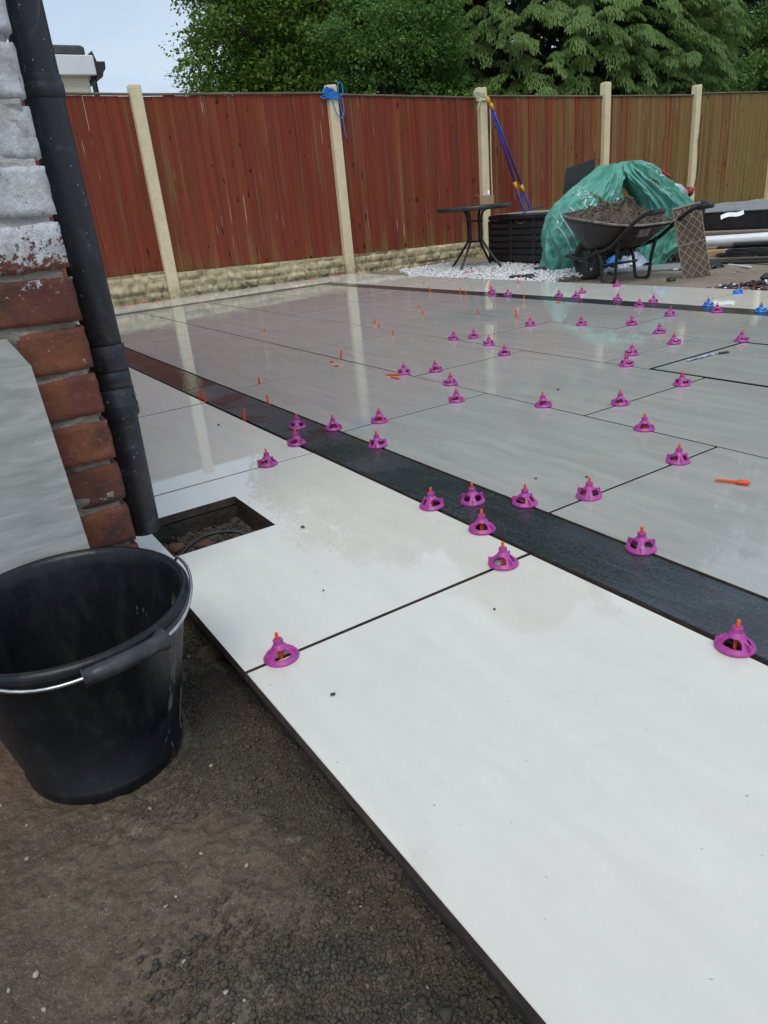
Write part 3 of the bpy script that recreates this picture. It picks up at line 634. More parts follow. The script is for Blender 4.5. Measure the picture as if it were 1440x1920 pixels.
# ------------------------------------------------------------------ levelling caps
def cap_mesh(mat):
    b = MB(); SP = 3
    # base ring
    b.lathe([(.0205, .0015), (.0285, .0), (.0288, .003), (.0245, .0085), (.0205, .0075)], 36, closed=True)
    # crown and collar
    b.lathe([(.0085, .0205), (.0120, .0185), (.0128, .0200), (.0095, .0245), (.0076, .0262), (.0070, .0345), (.0058, .0352), (.0036, .0350), (.0036, .0215)], 18, closed=True)
    for k in range(8):                                        # ribs on the collar
        a = 2 * math.pi * k / 8; b.box((.0072 * math.cos(a), .0072 * math.sin(a), .0303), (.0016, .0018, .0078), Matrix.Rotation(a, 4, 'Z'))
    for k in range(SP):
        a0 = 2 * math.pi * k / SP; P = []; n = 6                # broad curved spoke
        for i in range(n + 1):
            t = i / n; r = .0110 + (.0262 - .0110) * t; z = .0205 - .0138 * t ** 1.25; hw = R(38) - R(10) * math.sin(t * math.pi) + R(4) * t
            for j in range(5):
                a = a0 + hw * (j / 2 - 1) * (.85 if t < .2 else .62); P.append((r * math.cos(a), r * math.sin(a), z))
        F = []
        m_ = 5 * (n + 1); P2 = [(x * .93, y * .93, z - .0022) for x, y, z in P]
        for i in range(n):
            for j in range(4):
                q = i * 5 + j; F += [(q, q + 5, q + 6, q + 1), (m_ + q, m_ + q + 1, m_ + q + 6, m_ + q + 5)]
            for j in (0, 4):
                q = i * 5 + j; F.append((q, m_ + q, m_ + q + 5, q + 5) if j == 0 else (q, q + 5, m_ + q + 5, m_ + q))
        b.add(P + P2, F)
        prof = [(.0155, .0100), (.0275, .0045), (.0287, .0062), (.0283, .0150), (.0262, .0172), (.0230, .0160), (.0165, .0175)]   # finger wing
        c, s_ = math.cos(a0), math.sin(a0); Q = []
        for sd in (-.0014, .0014): Q += [(r * c - sd * s_, r * s_ + sd * c, z) for r, z in prof]
        n7 = len(prof); b.add(Q, [tuple(range(n7)), tuple(range(2 * n7 - 1, n7 - 1, -1))] + [(i, i + n7, (i + 1) % n7 + n7, (i + 1) % n7) for i in range(n7)])
    me = b.mesh('levelling_cap'); me.materials.append(mat); return me
CP, CB = cap_mesh(M_CAPP), cap_mesh(M_CAPB)
stem = MB().tube([(0, 0, -.004), (0, 0, .040), (0, 0, .0455), (0, 0, .0468)], [.0030, .0030, .0030, .0016], 10); stem.box((0, 0, .008), (.009, .0022, .018)); STEM = stem.mesh('clip_stem', False); STEM.materials.append(M_ORANGE)
YL = [(.884, 'joint between near pale border and dark strip'), (1.044, 'joint between near dark strip and grey paving'), (1.650, 'long joint between first and second grey rows'), (2.253, 'long joint between second and third grey rows'), (2.857, 'long joint between third and fourth grey rows'), (3.446, 'near edge of the far dark strip'), (3.5985, 'far edge of the far dark strip')]
RW = [(.28, .884, -.928, 'cross joint in near pale border'), (.884, 1.044, -1.207, 'cross joint in near dark strip'), (1.044, 1.65, -1.044, 'cross joints of first grey row'), (1.65, 2.253, -1.497, 'cross joints of second grey row'), (2.253, 2.857, -1.946, 'cross joints of third grey row'), (2.857, 3.446, -2.405, 'cross joints of fourth grey row'), (3.446, 3.5985, -2.41, 'cross joint in far dark strip'), (3.5985, 4.3, -2.545, 'cross joints of far pale border')]
def snap(x, y, tol=.05):
    for yl, nm in YL:
        if abs(y - yl) < (tol if y < 3.4 else .03): return x, yl, nm
    for y0, y1, f, nm in RW:
        if y0 <= y < y1:
            q = f - .905 * round((f - x) / .905); return (q if abs(q - x) < .13 else x), y, nm
    return x, y, 'grey paving'
ORD = ['first', 'second', 'third', 'fourth', 'fifth', 'sixth', 'seventh', 'eighth', 'ninth', 'tenth', 'eleventh', 'twelfth']
def ordinals(items):                              # items: (x, y, name) -> label tail, counted from the left
    g = {}
    for i, (x, y, nm) in enumerate(items): g.setdefault(nm, []).append(i)
    out = [''] * len(items)
    for nm, ids in g.items():
        ids.sort(key=lambda i: (items[i][0] * .546 + items[i][1] * .833) / max(.1, -.789 * items[i][0] + .475 * items[i][1] + .25))
        for k, i in enumerate(ids): out[i] = nm if len(ids) == 1 else f'{nm}, {ORD[k]} from left'
    return out
CAPS = [(-2.904, 2.258), (-2.848, 2.337), (-2.636, 2.258), (-2.395, 2.139), (-2.853, 2.723), (-2.621, 2.872), (-2.402, 2.98), (-2.409, 3.272), (-2.152, 2.869), (-1.947, 2.686), (-1.946, 2.419), (-1.837, 2.256), (-1.749, 2.865), (-1.504, 2.124), (-1.5, 1.816), (-1.67, 1.65), (-1.273, 1.65), (-1.043, 1.49), (-1.044, 1.173), (-1.116, 1.044), (-1.207, .968), (-1.253, .886), (-1.075, .882), (-.940, .812), (-.798, 1.039), (-2.473, 1.655), (-2.403, 1.761), (-2.16, 1.647), (-1.957, 1.512), (-1.95, 1.19), (-1.734, 1.051), (-2.111, .97), (-1.998, 1.042), (-1.946, .891), (-1.832, .735), (-.925, .343), (-.501, .884), (-3.451, 3.76), (-3.351, 3.6), (-3.463, 4.102), (-3.016, 3.596), (-2.736, 3.45), (-2.761, 3.61), (-2.256, 3.446), (-4.164, 3.61), (-3.979, 3.47), (-3.908, 3.525), (-3.499, 3.60)]
BLUES = [(-2.413, 3.60), (-2.075, 3.53), (-2.53, 4.053)]
sn = [snap(*c) for c in CAPS]; labs = ordinals(sn)
for (x, y, nm), lb in zip(sn, labs):
    o = obj('levelling_cap', CP, None, None, (x, y, .0012), (random.gauss(0, .02), random.gauss(0, .02), random.uniform(0, 6.28))); tag(o, 'magenta levelling cap, ' + lb, 'levelling cap', 'magenta levelling caps on the paving joints'); obj('clip_stem', STEM, None, o)
for (x, y), lb in zip(BLUES, ['on the far edge of the far dark strip', 'on the far dark strip at the right edge', 'on the far pale border by the rubble']):
    o = obj('levelling_cap', CB, None, None, (x, y, .0008), (0, 0, random.uniform(0, 6.28))); tag(o, 'blue levelling cap ' + lb, 'levelling cap', 'blue levelling caps by the far strip'); obj('clip_stem', STEM, None, o)
# bare stems left standing in the joints
bs = MB(); bs.tube([(0, 0, -.006), (0, 0, .030), (0, 0, .036), (0, 0, .0375)], [.0034, .0034, .0034, .0016], 8); bs.box((0, 0, .010), (.0095, .0026, .022)); BARE = bs.mesh('bare_clip_stem'); BARE.materials.append(M_ORANGE)
WED = [(-2.758, .831, .036), (-2.813, .888, .043), (-2.355, .886, .042), (-2.499, 1.044, .034), (-2.855, 1.165, .03), (-3.0, 1.648, .045), (-3.742, 2.321, .037), (-3.603, 2.26, .033), (-3.304, 2.154, .034), (-4.048, 2.86, .024), (-3.732, 2.683, .033), (-3.431, 2.85, .043), (-4.709, 3.46, .044), (-4.336, 3.46, .05), (-4.254, 3.40, .033), (-4.351, 3.739, .046), (-5.121, 3.996, .035), (-3.667, 3.45, .035), (-3.1, 2.85, .05), (-4.286, 4.033, .04), (-4.24, 1.805, .018), (-5.267, 3.784, .018)]
sn = [snap(x, y, .06) for x, y, h in WED]; labs = ordinals(sn)
for (x, y, nm), lb, w in zip(sn, labs, WED):
    o = obj('bare_clip_stem', BARE, None, None, (x, y, 0), (random.uniform(-.22, .22), random.uniform(-.22, .22), random.uniform(0, 3))); o.scale = (1, 1, w[2] / .0375)
    tag(o, 'bare orange clip stem, ' + lb, 'clip stem', 'bare orange clip stems standing in the joints')
def lying(x, y, z, rz, lab, L=.05):
    o = MB().tube([(-L / 2, 0, .004), (L / 2 - .012, 0, .004), (L / 2, 0, .004)], [.0032, .0036, .0028], 8).box((L / 2 - .006, 0, .0035), (.013, .012, .0045)).build('loose_clip', M_ORANGE, loc=(x, y, z), rot=(0, 0, rz)); tag(o, lab, 'clip', 'loose orange clips lying about')
Lg = [(-2.486, 1.60, .001, .6, 'loose orange clip lying beside the leftmost cap on first and second row joint', .06), (-2.43, 1.575, .001, .1, 'loose orange clip lying just in front of the cap beside another clip', .05), (-7.09, 3.665, .002, 1.2, 'loose orange clip on pale border left of the blue roped post', .10), (-7.10, 3.981, .002, 1.8, 'loose orange clip at the foot of the blue roped post', .10), (-7.23, 1.76, .0, 1.3, 'loose orange clip by the fence foot nearest the downpipe', .08), (-7.24, 1.93, .0, 1.7, 'loose orange clip by the fence foot, middle of three', .08), (-7.23, 2.05, .0, 1.4, 'loose orange clip by the fence foot nearest the first post', .08), (-5.72, 4.66, -.02, .9, 'loose orange clip on the white chippings under the table', .11), (-2.95, 4.36, -.075, -.6, 'loose orange clip on the dirt by the blue cap', .10), (-2.973, 1.584, .001, .4, 'small orange clip piece left of the first row cross joint', .02), (-2.865, 1.548, .001, 1.1, 'small orange clip piece on the cross joint of the first grey row', .02), (-3.293, 3.378, .001, .4, 'small orange clip piece on the fourth grey row below the far strip', .025)]
for a in Lg: lying(*a)
# orange wedge key on the right hand grey slab
wk = MB().tube([(-.034, 0, .0045), (.012, 0, .005)], [.0030, .0036], 8); wk.bbox((.024, 0, .0058), (.026, .013, .0095), .003); wk.tube([(.031, -.004, .0066), (.0375, 0, .0066), (.031, .004, .0066)], .0025, 6)
tag(wk.build('wedge_key', M_ORANGE, loc=(-.874, 1.447, .001), rot=(0, 0, math.atan2(.027, .061))), 'orange plastic wedge key lying flat on the right hand grey slab', 'wedge key')
# wrapper on the inspection cover
wp = MB(); n = 14; P = np.zeros((n, 4, 3))
for i in range(n):
    t = i / (n - 1); P[i, :, 0] = -.085 + .17 * t; P[i, :, 1] = np.linspace(-.008, .008, 4) * (1 - .4 * t); P[i, :, 2] = .002 + .006 * np.abs(RS.rand(4))
tag(wp.grid(P).build('plastic_strip', M_CLEAR, loc=(-1.692, 2.52, .0), rot=(0, 0, 1.50)), 'crumpled clear plastic strip on the edge of the inspection cover', 'plastic strip')
tag(MB().bbox((0, 0, .003), (.042, .012, .005), .001).build('black_offcut', M_BLACK, loc=(-1.672, 2.622, 0), rot=(0, 0, 1.2)), 'tiny black plastic offcut on the inspection cover slab', 'offcut')
for x, y, s_, lb in ((-1.36, .605, .006, 'dark mortar crumb on pale slab right of the drain hole'), (-1.075, .50, .003, 'tiny mortar crumb on the pale slab between drain hole and magenta caps'), (-.815, .69, .0042, 'dark mortar crumb in the middle of the nearest pale slab'), (-.79, .36, .005, 'greyish mortar crumb on the nearest pale slab near its edge'), (-1.21, 1.17, .0045, 'dark mortar crumb on grey slab by the cross joint'), (-1.13, 1.26, .0045, 'small mortar crumb on the grey slab above the dark strip'), (-1.78, 1.83, .006, 'dark mortar crumb on second grey row beside the magenta caps'), (-2.36, .79, .006, 'dark mortar crumb on pale border near the orange stems')):
    V, F = pebbles(np.array([(0, 0, s_ * .5)]), np.array([s_ * .8]), .6, .35, int(1000 * abs(x))); tag(obj('mortar_crumb', np_mesh('mortar_crumb', V, F), M_CLOD, None, (x, y, 0)), lb, 'crumb', 'mortar crumbs on the slabs')

# ------------------------------------------------------------------ white chippings by the fence
rs = np.random.RandomState(21); k = 15000; gx = rs.uniform(-7.3, -4.35, k); gy = 4.21 + rs.rand(k) ** 1.2 * 1.7
edge = -7.0 + .55 * np.clip((4.7 - gy) / .5, 0, 1) * 2; ok = (gx > edge) & (gy < 5.6 + .25 * np.sin(gx * 3)) & (fbm(np.stack([gx * 3, gy * 3, gx * 0], -1), 3, 5) > -.75 - (gx < -4.9) * .5) & (gx + .25 * vnoise(np.stack([gx * 5, gy * 5, gx * 0], -1), 4) < -4.5)
gx, gy = gx[ok], gy[ok]; sz = rs.uniform(.005, .0135, len(gx))
V, F = pebbles(np.stack([gx, gy, -.062 + rs.uniform(0, .026, len(gx)) + .02 * np.clip(-(gx + 5.5), 0, 1)], 1), sz, .75, .35, 22)
tag(obj('white_chippings', np_mesh('white_chippings', V, F), M_STONEW), 'bed of white stone chippings by the fence under the table', 'gravel', kind='stuff')
k = 900; gx = rs.uniform(-4.6, -1.6, k); gy = 4.2 + rs.rand(k) ** 1.6 * 3.2; sz = rs.uniform(.004, .013, k)
V, F = pebbles(np.stack([gx, gy, -.088 + 0 * gx], 1), sz, .6, .35, 23); tag(obj('dirt_stones', np_mesh('dirt_stones', V, F), M_PALEST), 'small pale stones scattered over the sandy dirt', 'stones', kind='stuff')
for nm, mt, sd, kk, lab in (('rubble_pile', M_STONEW, 31, 70, 'white stone chips in the low rubble pile at right'), ('rubble_bits', M_BLACK, 32, 150, 'black chips in the low rubble pile at right'), ('rubble_shards', M_BARE, 33, 90, 'red brown shards in the low rubble pile at right')):
    r2 = np.random.RandomState(sd); a, q = r2.uniform(0, 6.283, kk), np.sqrt(r2.rand(kk)); gx = -2.70 + .42 * q * np.cos(a); gy = 4.68 + .30 * q * np.sin(a)
    V, F = pebbles(np.stack([gx, gy, -.085 + .06 * (1 - q) + r2.uniform(0, .02, kk)], 1), r2.uniform(.010, .024, kk), .6, .4, sd); tag(obj(nm, np_mesh(nm, V, F), mt), lab, 'rubble', kind='stuff')

# ------------------------------------------------------------------ bistro table and box
tb = empty('bistro_table', (-6.225, 5.175, -.05)); tag(tb, 'small round dark metal bistro table on the white chippings', 'table'); TH = .605
t = MB().lathe([(0, TH - .012), (.365, TH - .013), (.367, TH - .028), (.380, TH - .028), (.384, TH - .020), (.384, TH + .008), (.378, TH + .013), (0, TH + .010)], 48); t.build('tabletop', M_BLACKM, tb, True)
RZ = R(-27)
for k in range(4):
    a = RZ + k * math.pi / 2 + R(12) * (1 if k % 2 else -1) * 0; c, s_ = math.cos(a + R(45)), math.sin(a + R(45)); r0 = .085
    MB().tube(bez([(c * .19, s_ * .19, TH - .016), (c * .12, s_ * .12, TH - .035), (c * r0, s_ * r0, TH - .10), (c * r0, s_ * r0, .34), (c * .10, s_ * .10, .26), (c * .31, s_ * .31, .005)], 5), .0125, 10).build('leg', M_BLACKM, tb, True)
for z in (.47, .27):
    ring = [(.085 * math.cos(a), .085 * math.sin(a), z) for a in np.linspace(0, 2 * math.pi, 25)]; MB().tube(ring, .007, 8).build('ring_brace', M_BLACKM, tb, True)
cb = empty('cardboard_box', (-6.20, 5.33, -.05 + TH + .0135), R(-40)); tag(cb, 'small torn open cardboard box standing on the bistro table', 'box')
w_, d_, h_ = .17, .14, .085; q = MB()
q.box((0, 0, .002), (w_, d_, .004)); q.box((0, -d_ / 2, h_ / 2), (w_, .004, h_)); q.box((0, d_ / 2, h_ / 2), (w_, .004, h_)); q.box((-w_ / 2, 0, h_ / 2), (.004, d_ - .005, h_)); q.box((w_ / 2, 0, h_ * .45), (.004, d_ - .005, h_ * .9)); q.build('carton', M_CARD, cb)
MB().box((.03, .02, .07), (.10, .02, .09), Matrix.Rotation(.4, 4, 'Y')).build('paper', M_PAPER, cb); MB().box((-.05, -.085, .09), (.07, .05, .004), Matrix.Rotation(-.5, 4, 'X')).build('flap', M_CARD, cb)

# ------------------------------------------------------------------ black storage box
sb = empty('storage_box', (-6.455, 5.55, -.05), math.atan2(-.09, 1.11)); tag(sb, 'black slatted plastic garden storage box with a hinged lid', 'storage box'); BL, BD, BH = 1.22, .52, .445
b = MB(); b.box((BL / 2, .035, BH / 2), (BL - .01, .02, BH - .01)); b.box((BL / 2, BD - .02, BH / 2), (BL - .01, .02, BH - .01)); b.box((.03, BD / 2, BH / 2), (.02, BD - .09, BH - .01)); b.box((BL - .03, BD / 2, BH / 2), (.02, BD - .09, BH - .01)); b.box((BL / 2, BD / 2, .02), (BL - .08, BD - .09, .02)); b.build('body', M_BLACK, sb)
for x in (.0225, .39, .765, BL - .0225): MB().bbox((x, .02, BH / 2), (.045, .04, BH), .006).build('stile', M_BLACK, sb)
for xa, xb in ((.047, .366), (.414, .741), (.789, BL - .047)):
    for i in range(6):
        MB().bbox(((xa + xb) / 2, .018, .04 + (i + .5) * (BH - .06) / 6), (xb - xa, .03, (BH - .06) / 6 - .010), .006, Matrix.Rotation(.16, 4, 'X')).build('slat', M_BLACK, sb)
for i in range(6): MB().bbox((.012, BD / 2, .04 + (i + .5) * (BH - .06) / 6), (.026, BD - .1, (BH - .06) / 6 - .010), .006).build('slat', M_BLACK, sb)
lid = MB().bbox((BL / 2, BD / 2, BH + .028), (BL - .03, BD + .02, .052), .012).build('lid', M_BLACK, sb); MB().bbox((BL / 2, BD / 2, BH + .0575), (BL - .12, BD - .08, .007), .003).build('lid_panel', M_GREYT, lid)
e = MB()
for s_ in (-1, 1):
    P = []
    for i in range(7):
        u = i / 6; P += [(s_ * u * .085, -.006, .020 * u ** 2 - .006 * (1 - u)), (s_ * u * .085, -.006, .020 * u ** 2 + .008 * (1 - u) + .002), (s_ * u * .085, .0, .020 * u ** 2 - .006 * (1 - u)), (s_ * u * .085, .0, .020 * u ** 2 + .008 * (1 - u) + .002)]
    e.add(P, [f for i in range(6) for f in ((i * 4, i * 4 + 4, i * 4 + 5, i * 4 + 1), (i * 4 + 1, i * 4 + 5, i * 4 + 7, i * 4 + 3), (i * 4, i * 4 + 2, i * 4 + 6, i * 4 + 4))])
e.build('winged_latch', M_LATCH, sb, loc=(.575, -.004, BH - .035))

# ------------------------------------------------------------------ blue telescopic poles, ropes
def pole(p0, p1, yel, lab):
    p0, p1 = Vector(p0), Vector(p1); L = (p1 - p0).length; o = empty('telescopic_pole', p0); tag(o, lab, 'pole', 'blue telescopic poles tied to the post'); d = (p1 - p0).normalized()
    MB().tube([d * 0, d * L * yel], .0155, 12).build('lower_tube', M_BLUEP, o, True); MB().tube([d * L * yel, d * (L - .06)], .0125, 12).build('upper_tube', M_BLUEP, o, True)
    MB().tube([d * (L * yel - .05), d * (L * yel + .05)], .021, 12).build('collar', M_YEL, o, True); MB().tube([d * (L - .075), d * L], .019, 12).build('end_cap', M_YEL, o, True)
pole((-7.22, 7.015, -.05), (-7.20, 6.245, 1.685), .45, 'blue telescopic pole with its yellow collar higher, left of the pair')
pole((-7.21, 7.16, -.05), (-7.18, 6.275, 1.62), .445, 'blue telescopic pole with its yellow collar lower, right of the pair')
def wrap(name, y, z, turns, hw, r, mat, lab, tails, spread):
    o = empty(name, (FX + .02, y, z)); tag(o, lab, 'rope'); P = []
    for i in range(turns * 16 + 1):
        a = 2 * math.pi * i / 16; ca, sa = math.cos(a), math.sin(a); k_ = (abs(ca) ** 6 + abs(sa) ** 6) ** (-1 / 6)
        t_ = i / (turns * 16); P.append((ca * k_ * (hw + .006 * vnoise(np.array([a * .7, 1, 2]), 3)), sa * k_ * (hw + .004), spread * (t_ - .5) + .018 * math.sin(i * .37) - .25 * spread * sa))
    MB().tube(P, r, 6).build('coil', mat, o, True)
    for tl in tails: MB().tube(bez(tl, 6), r, 6).build('tail', mat, o, True)
    return o
wrap('blue_rope', 4.272, 1.735, 11, .066, .0055, M_ROPEB, 'bright blue rope wound round the top of the second fence post', [[(.07, -.05, .03), (.075, -.09, .07), (.07, -.13, .02), (.07, -.08, -.02), (.07, 0, -.03)], [(.07, .05, .02), (.07, .055, .10), (.07, .095, .10), (.07, .105, .03), (.07, .07, -.02)], [(.07, -.03, -.04), (.078, .0, -.17), (.078, .05, -.215), (.078, .09, -.15), (.075, .085, -.03)], [(.02, .08, -.03), (.02, .10, -.16), (.022, .105, -.28), (.022, .125, -.40)], [(.0, -.07, .0), (-.01, -.11, .0), (.03, -.13, -.02), (.068, -.06, -.03)]], .07)
wrap('cream_rope', 6.275, 1.70, 7, .064, .0085, M_ROPEC, 'pale cream rope wound round the top of the post behind the table', [[(.07, -.06, -.02), (.07, -.11, -.04), (.07, -.15, .05)], [(.07, -.06, -.03), (.07, -.10, -.09), (.07, -.11, -.13)], [(.06, .075, -.03), (.06, .085, -.2), (.055, .08, -.6), (.055, .085, -1.1)]], .075)

# ------------------------------------------------------------------ wheelbarrow
wb_ = empty('wheelbarrow', (-4.515, 5.01, -.10), R(-5)); tag(wb_, 'black wheelbarrow heaped with brown soil in front of the green bags', 'wheelbarrow')
def ry(m, n=24): return MB()
wm = Matrix.Translation((0, 0, .172)) @ Matrix.Rotation(R(90), 4, 'X')
wh = empty('wheel', (0, 0, 0)); wh.parent = wb_
MB().lathe([(.105, -.036), (.130, -.044), (.155, -.042), (.167, -.030), (.172, -.012), (.172, .012), (.167, .030), (.155, .042), (.130, .044), (.105, .036)], 40, wm, closed=True).build('tyre', M_TYRE, wh, True)
rim = MB().lathe([(.107, -.030), (.100, -.020), (.098, .020), (.107, .030)], 32, wm); rim.lathe([(0, -.03), (.026, -.03), (.026, .03), (0, .03)], 16, wm)
for k in range(6):
    a = 2 * math.pi * k / 6 + .3; c = wm @ Vector((.062 * math.cos(a), .062 * math.sin(a), 0)); rim.box(c, (.08, .02, .026), Matrix.Rotation(R(90), 4, 'X') @ Matrix.Rotation(a, 4, 'Z') @ Matrix.Rotation(R(90), 4, 'X'))
rim.build('rim', M_RIMGREY, wh)
MB().tube([(0, -.105, .172), (0, .105, .172)], .010, 10).build('axle', M_WIRE, wb_, True)
for s_ in (-1, 1):
    MB().tube(bez([(-.215, s_ * .07, .205), (0, s_ * .095, .182), (.18, s_ * .15, .225), (.40, s_ * .20, .275), (.52, s_ * .235, .32), (.70, s_ * .25, .45), (.82, s_ * .25, .518), (.90, s_ * .25, .532)], 6), .0155, 12).build('handle_tube', M_BLACKM, wb_, True)
    MB().tube([(.875, s_ * .25, .529), (1.0, s_ * .25, .541), (1.005, s_ * .25, .541)], [.021, .021, .015], 14).build('grip', M_GRIP, wb_, True)
    MB().tube(bez([(.25, s_ * .165, .27), (.315, s_ * .175, .20), (.345, s_ * .18, .05), (.375, s_ * .18, .014), (.44, s_ * .18, .012), (.485, s_ * .185, .04), (.50, s_ * .19, .18), (.53, s_ * .20, .33)], 5), .0135, 12).build('leg', M_BLACKM, wb_, True)
MB().tube([(-.205, -.085, .204), (-.205, .085, .204)], .014, 10).build('front_bar', M_RIMGREY, wb_, True); MB().tube([(.36, -.18, .15), (.36, .18, .15)], .010, 8).build('leg_brace', M_BLACKM, wb_, True)
NT_ = 56
def tray_ring(t):                                     # t 0 bottom .. 1 rim
    out = []
    for k in range(NT_):
        a = 2 * math.pi * k / NT_; ca, sa = math.cos(a), math.sin(a); e_ = 4.0; kk = (abs(ca) ** e_ + abs(sa) ** e_) ** (-1 / e_); ux, uy = ca * kk, sa * kk
        x0, x1 = .03 + t * -.235, .50 + t * .225; x = (x0 + x1) / 2 + ux * (x1 - x0) / 2
        nar = 1 - .30 * max(0, -ux) ** 2; y = uy * (.155 + t * .135) * nar
        f_ = (x + .205) / .93; z = .262 + t * (.555 - .115 * f_ - .262 + .0) + .012 * (1 - t) * ux
        out.append(Vector((x, y, z)))
    return out
tr = MB(); lev = [0, .15, .4, .7, .95, 1.0]; R_ = [tray_ring(q) for q in lev]; P = [p for r_ in R_ for p in r_]; F = [(i * NT_ + k, i * NT_ + (k + 1) % NT_, (i + 1) * NT_ + (k + 1) % NT_, (i + 1) * NT_ + k) for i in range(len(lev) - 1) for k in range(NT_)] + [tuple(range(NT_ - 1, -1, -1))]
tr.add(P, F); tray = tr.build('tray', M_BLACKM, wb_, True)
MB().tube(tray_ring(1.0) + tray_ring(1.0)[:1], .0085, 8).build('rolled_lip', M_TRAYLIP, tray, True)
pp = [Vector((.675, -.19, .395)), Vector((.645, -.115, .395))]
st = MB().box((0, 0, 0), (.004, .115, .062)).build('sticker', M_TRAYLIP, tray, loc=(.682, -.10, .385), rot=(0, R(33), 0))
NB = 60; U, Vv = np.meshgrid(np.linspace(0, 1, 28), np.linspace(0, 2 * math.pi, NB + 1), indexing='ij'); rim_ = np.array([tuple(p) for p in tray_ring(.93)]); ang = np.arange(NT_) * 2 * math.pi / NT_
rx_ = np.interp(Vv % (2 * math.pi), np.r_[ang, 2 * math.pi], np.r_[rim_[:, 0], rim_[0, 0]]); ry_ = np.interp(Vv % (2 * math.pi), np.r_[ang, 2 * math.pi], np.r_[rim_[:, 1], rim_[0, 1]]); rz_ = np.interp(Vv % (2 * math.pi), np.r_[ang, 2 * math.pi], np.r_[rim_[:, 2], rim_[0, 2]])
cx_, cy_ = .43, 0; sx = cx_ + (rx_ - cx_) * U; sy = cy_ + (ry_ - cy_) * U; sz_ = .50 * (1 - U) + (rz_ - .012) * U + .105 * (1 - U ** 1.6) - .03 * U * (1 - U)
pn_ = np.stack([sx * 1.0, sy, sz_ * 0], -1); sz_ = sz_ + (.036 * fbm(pn_ * 15, 4, 51, .6) + .016 * np.abs(fbm(pn_ * 45, 3, 52))) * np.clip((1 - U) * 5, 0, 1)
hp = obj('soil_heap', grid_mesh('soil_heap', np.stack([sx, sy, sz_], -1), False), M_HEAP, None, (-4.515, 5.01, -.10), (0, 0, R(-5))); r3 = np.random.RandomState(5); ii = r3.choice(sx.size, 3000); ok_ = U.ravel()[ii] < .93; ii = ii[ok_]; zz = r3.uniform(.003, .0095, len(ii)); V, F = pebbles(np.stack([sx.ravel()[ii] + r3.normal(0, .008, len(ii)), sy.ravel()[ii] + r3.normal(0, .008, len(ii)), sz_.ravel()[ii]], 1), zz, .75, .5, 6); cd = obj('clods', np_mesh('clods', V, F), M_HEAP, hp); cd['kind'] = 'stuff'
tag(hp, 'heap of freshly dug brown soil filling the wheelbarrow tray', 'soil heap')

# ------------------------------------------------------------------ green bags over the rubbish
CO = Vector((-4.90, 5.80, -.09)); rgt = Vector((.548, .836, 0)); awy = Vector((-.836, .548, 0))
ROT = math.atan2(rgt.y, rgt.x)
def loft(levels, ry_k, seed, fold=.034):
    zs = [l[0] for l in levels]
    def surf(th, z, off=0.0):
        sl = np.interp(z, zs, [l[1] for l in levels]); sr = np.interp(z, zs, [l[2] for l in levels]); dd = np.interp(z, zs, [l[3] for l in levels])
        c, rx = (sl + sr) / 2, (sr - sl) / 2; ct, st_ = np.cos(th), np.sin(th); k_ = (np.abs(ct) ** 2.6 + np.abs(st_) ** 2.6) ** (-1 / 2.6)
        w = fold * fbm(np.stack([th * 2.6 + z * 1.3, z * 2.2, z * 0 + seed], -1), 5, seed, .6) + fold * .45 * (1 - 2 * np.abs(vnoise(np.stack([th * 5.2 - z * 3, z * 2.5 + th, z * 0], -1), seed + 5)))
        w = w + fold * .9 * ((1 - np.abs(vnoise(np.stack([th * 3.1 + z * 2, z * 5.5 - th, z * 0], -1), seed + 9))) ** 3 - .35) + fold * .35 * ((1 - np.abs(vnoise(np.stack([th * 8.3 - z * 5, z * 13 + th * 2, z * 0], -1), seed + 12))) ** 2 - .4)
        w = w + off; return c + ct * k_ * (rx + w), st_ * k_ * (dd * ry_k + w), z + .3 * w
    return surf
def bag(name, levels, lab, seed, ry_k=1.0):
    s_ = loft(levels, ry_k, seed); zs = np.linspace(levels[0][0], levels[-1][0], 84); th = np.linspace(0, 2 * math.pi, 193); T_, Z_ = np.meshgrid(th, zs, indexing='xy'); x, y, z = s_(T_, Z_)
    P = np.stack([x, y, z], -1); P[:, -1] = P[:, 0]; topc = np.tile(P[-1, :-1].mean(0), (193, 1)) + np.array([0, 0, .012]); P = np.concatenate([P, ((P[-1] + topc) / 2)[None], topc[None]])
    o = obj(name, grid_mesh(name, P[:, ::-1]), M_TARP, None, CO, (0, 0, ROT)); tag(o, lab, 'bag', 'green builders bags'); return o, s_
# level: z above the dirt, left, right, depth
LB = [(.0, -.66, -.28, .22), (.12, -.655, -.16, .28), (.33, -.70, -.06, .33), (.50, -.655, .01, .34), (.62, -.55, .0, .31), (.74, -.385, .0, .25), (.82, -.26, .015, .18), (.89, -.15, -.03, .08)]
RB = [(.0, .10, .50, .20), (.18, .16, .56, .24), (.38, .24, .64, .26), (.50, .205, .665, .28), (.60, .165, .55, .28), (.72, .085, .40, .25), (.82, .015, .30, .19), (.875, .02, .20, .12), (.90, .06, .14, .05)]
bgL, sL = bag('builders_bag', LB, 'slumped green woven builders bag with pale printed letters, left of the pair', 3)
bgR, sR = bag('builders_bag', RB, 'green woven builders bag with a printed web address, right of the pair', 8)
def print_on(txt, parent, surf, s0, z0, size, ang, mat, levels, off=.006):
    cu = bpy.data.curves.new('print', 'FONT'); cu.body = txt; cu.size = size; cu.resolution_u = 2; to = bpy.data.objects.new('print', cu); col.objects.link(to); bpy.context.view_layer.update()
    me = bpy.data.meshes.new_from_object(to.evaluated_get(bpy.context.evaluated_depsgraph_get())); bpy.data.objects.remove(to); wrap_on(me, parent, surf, s0, z0, ang, mat, levels, off)
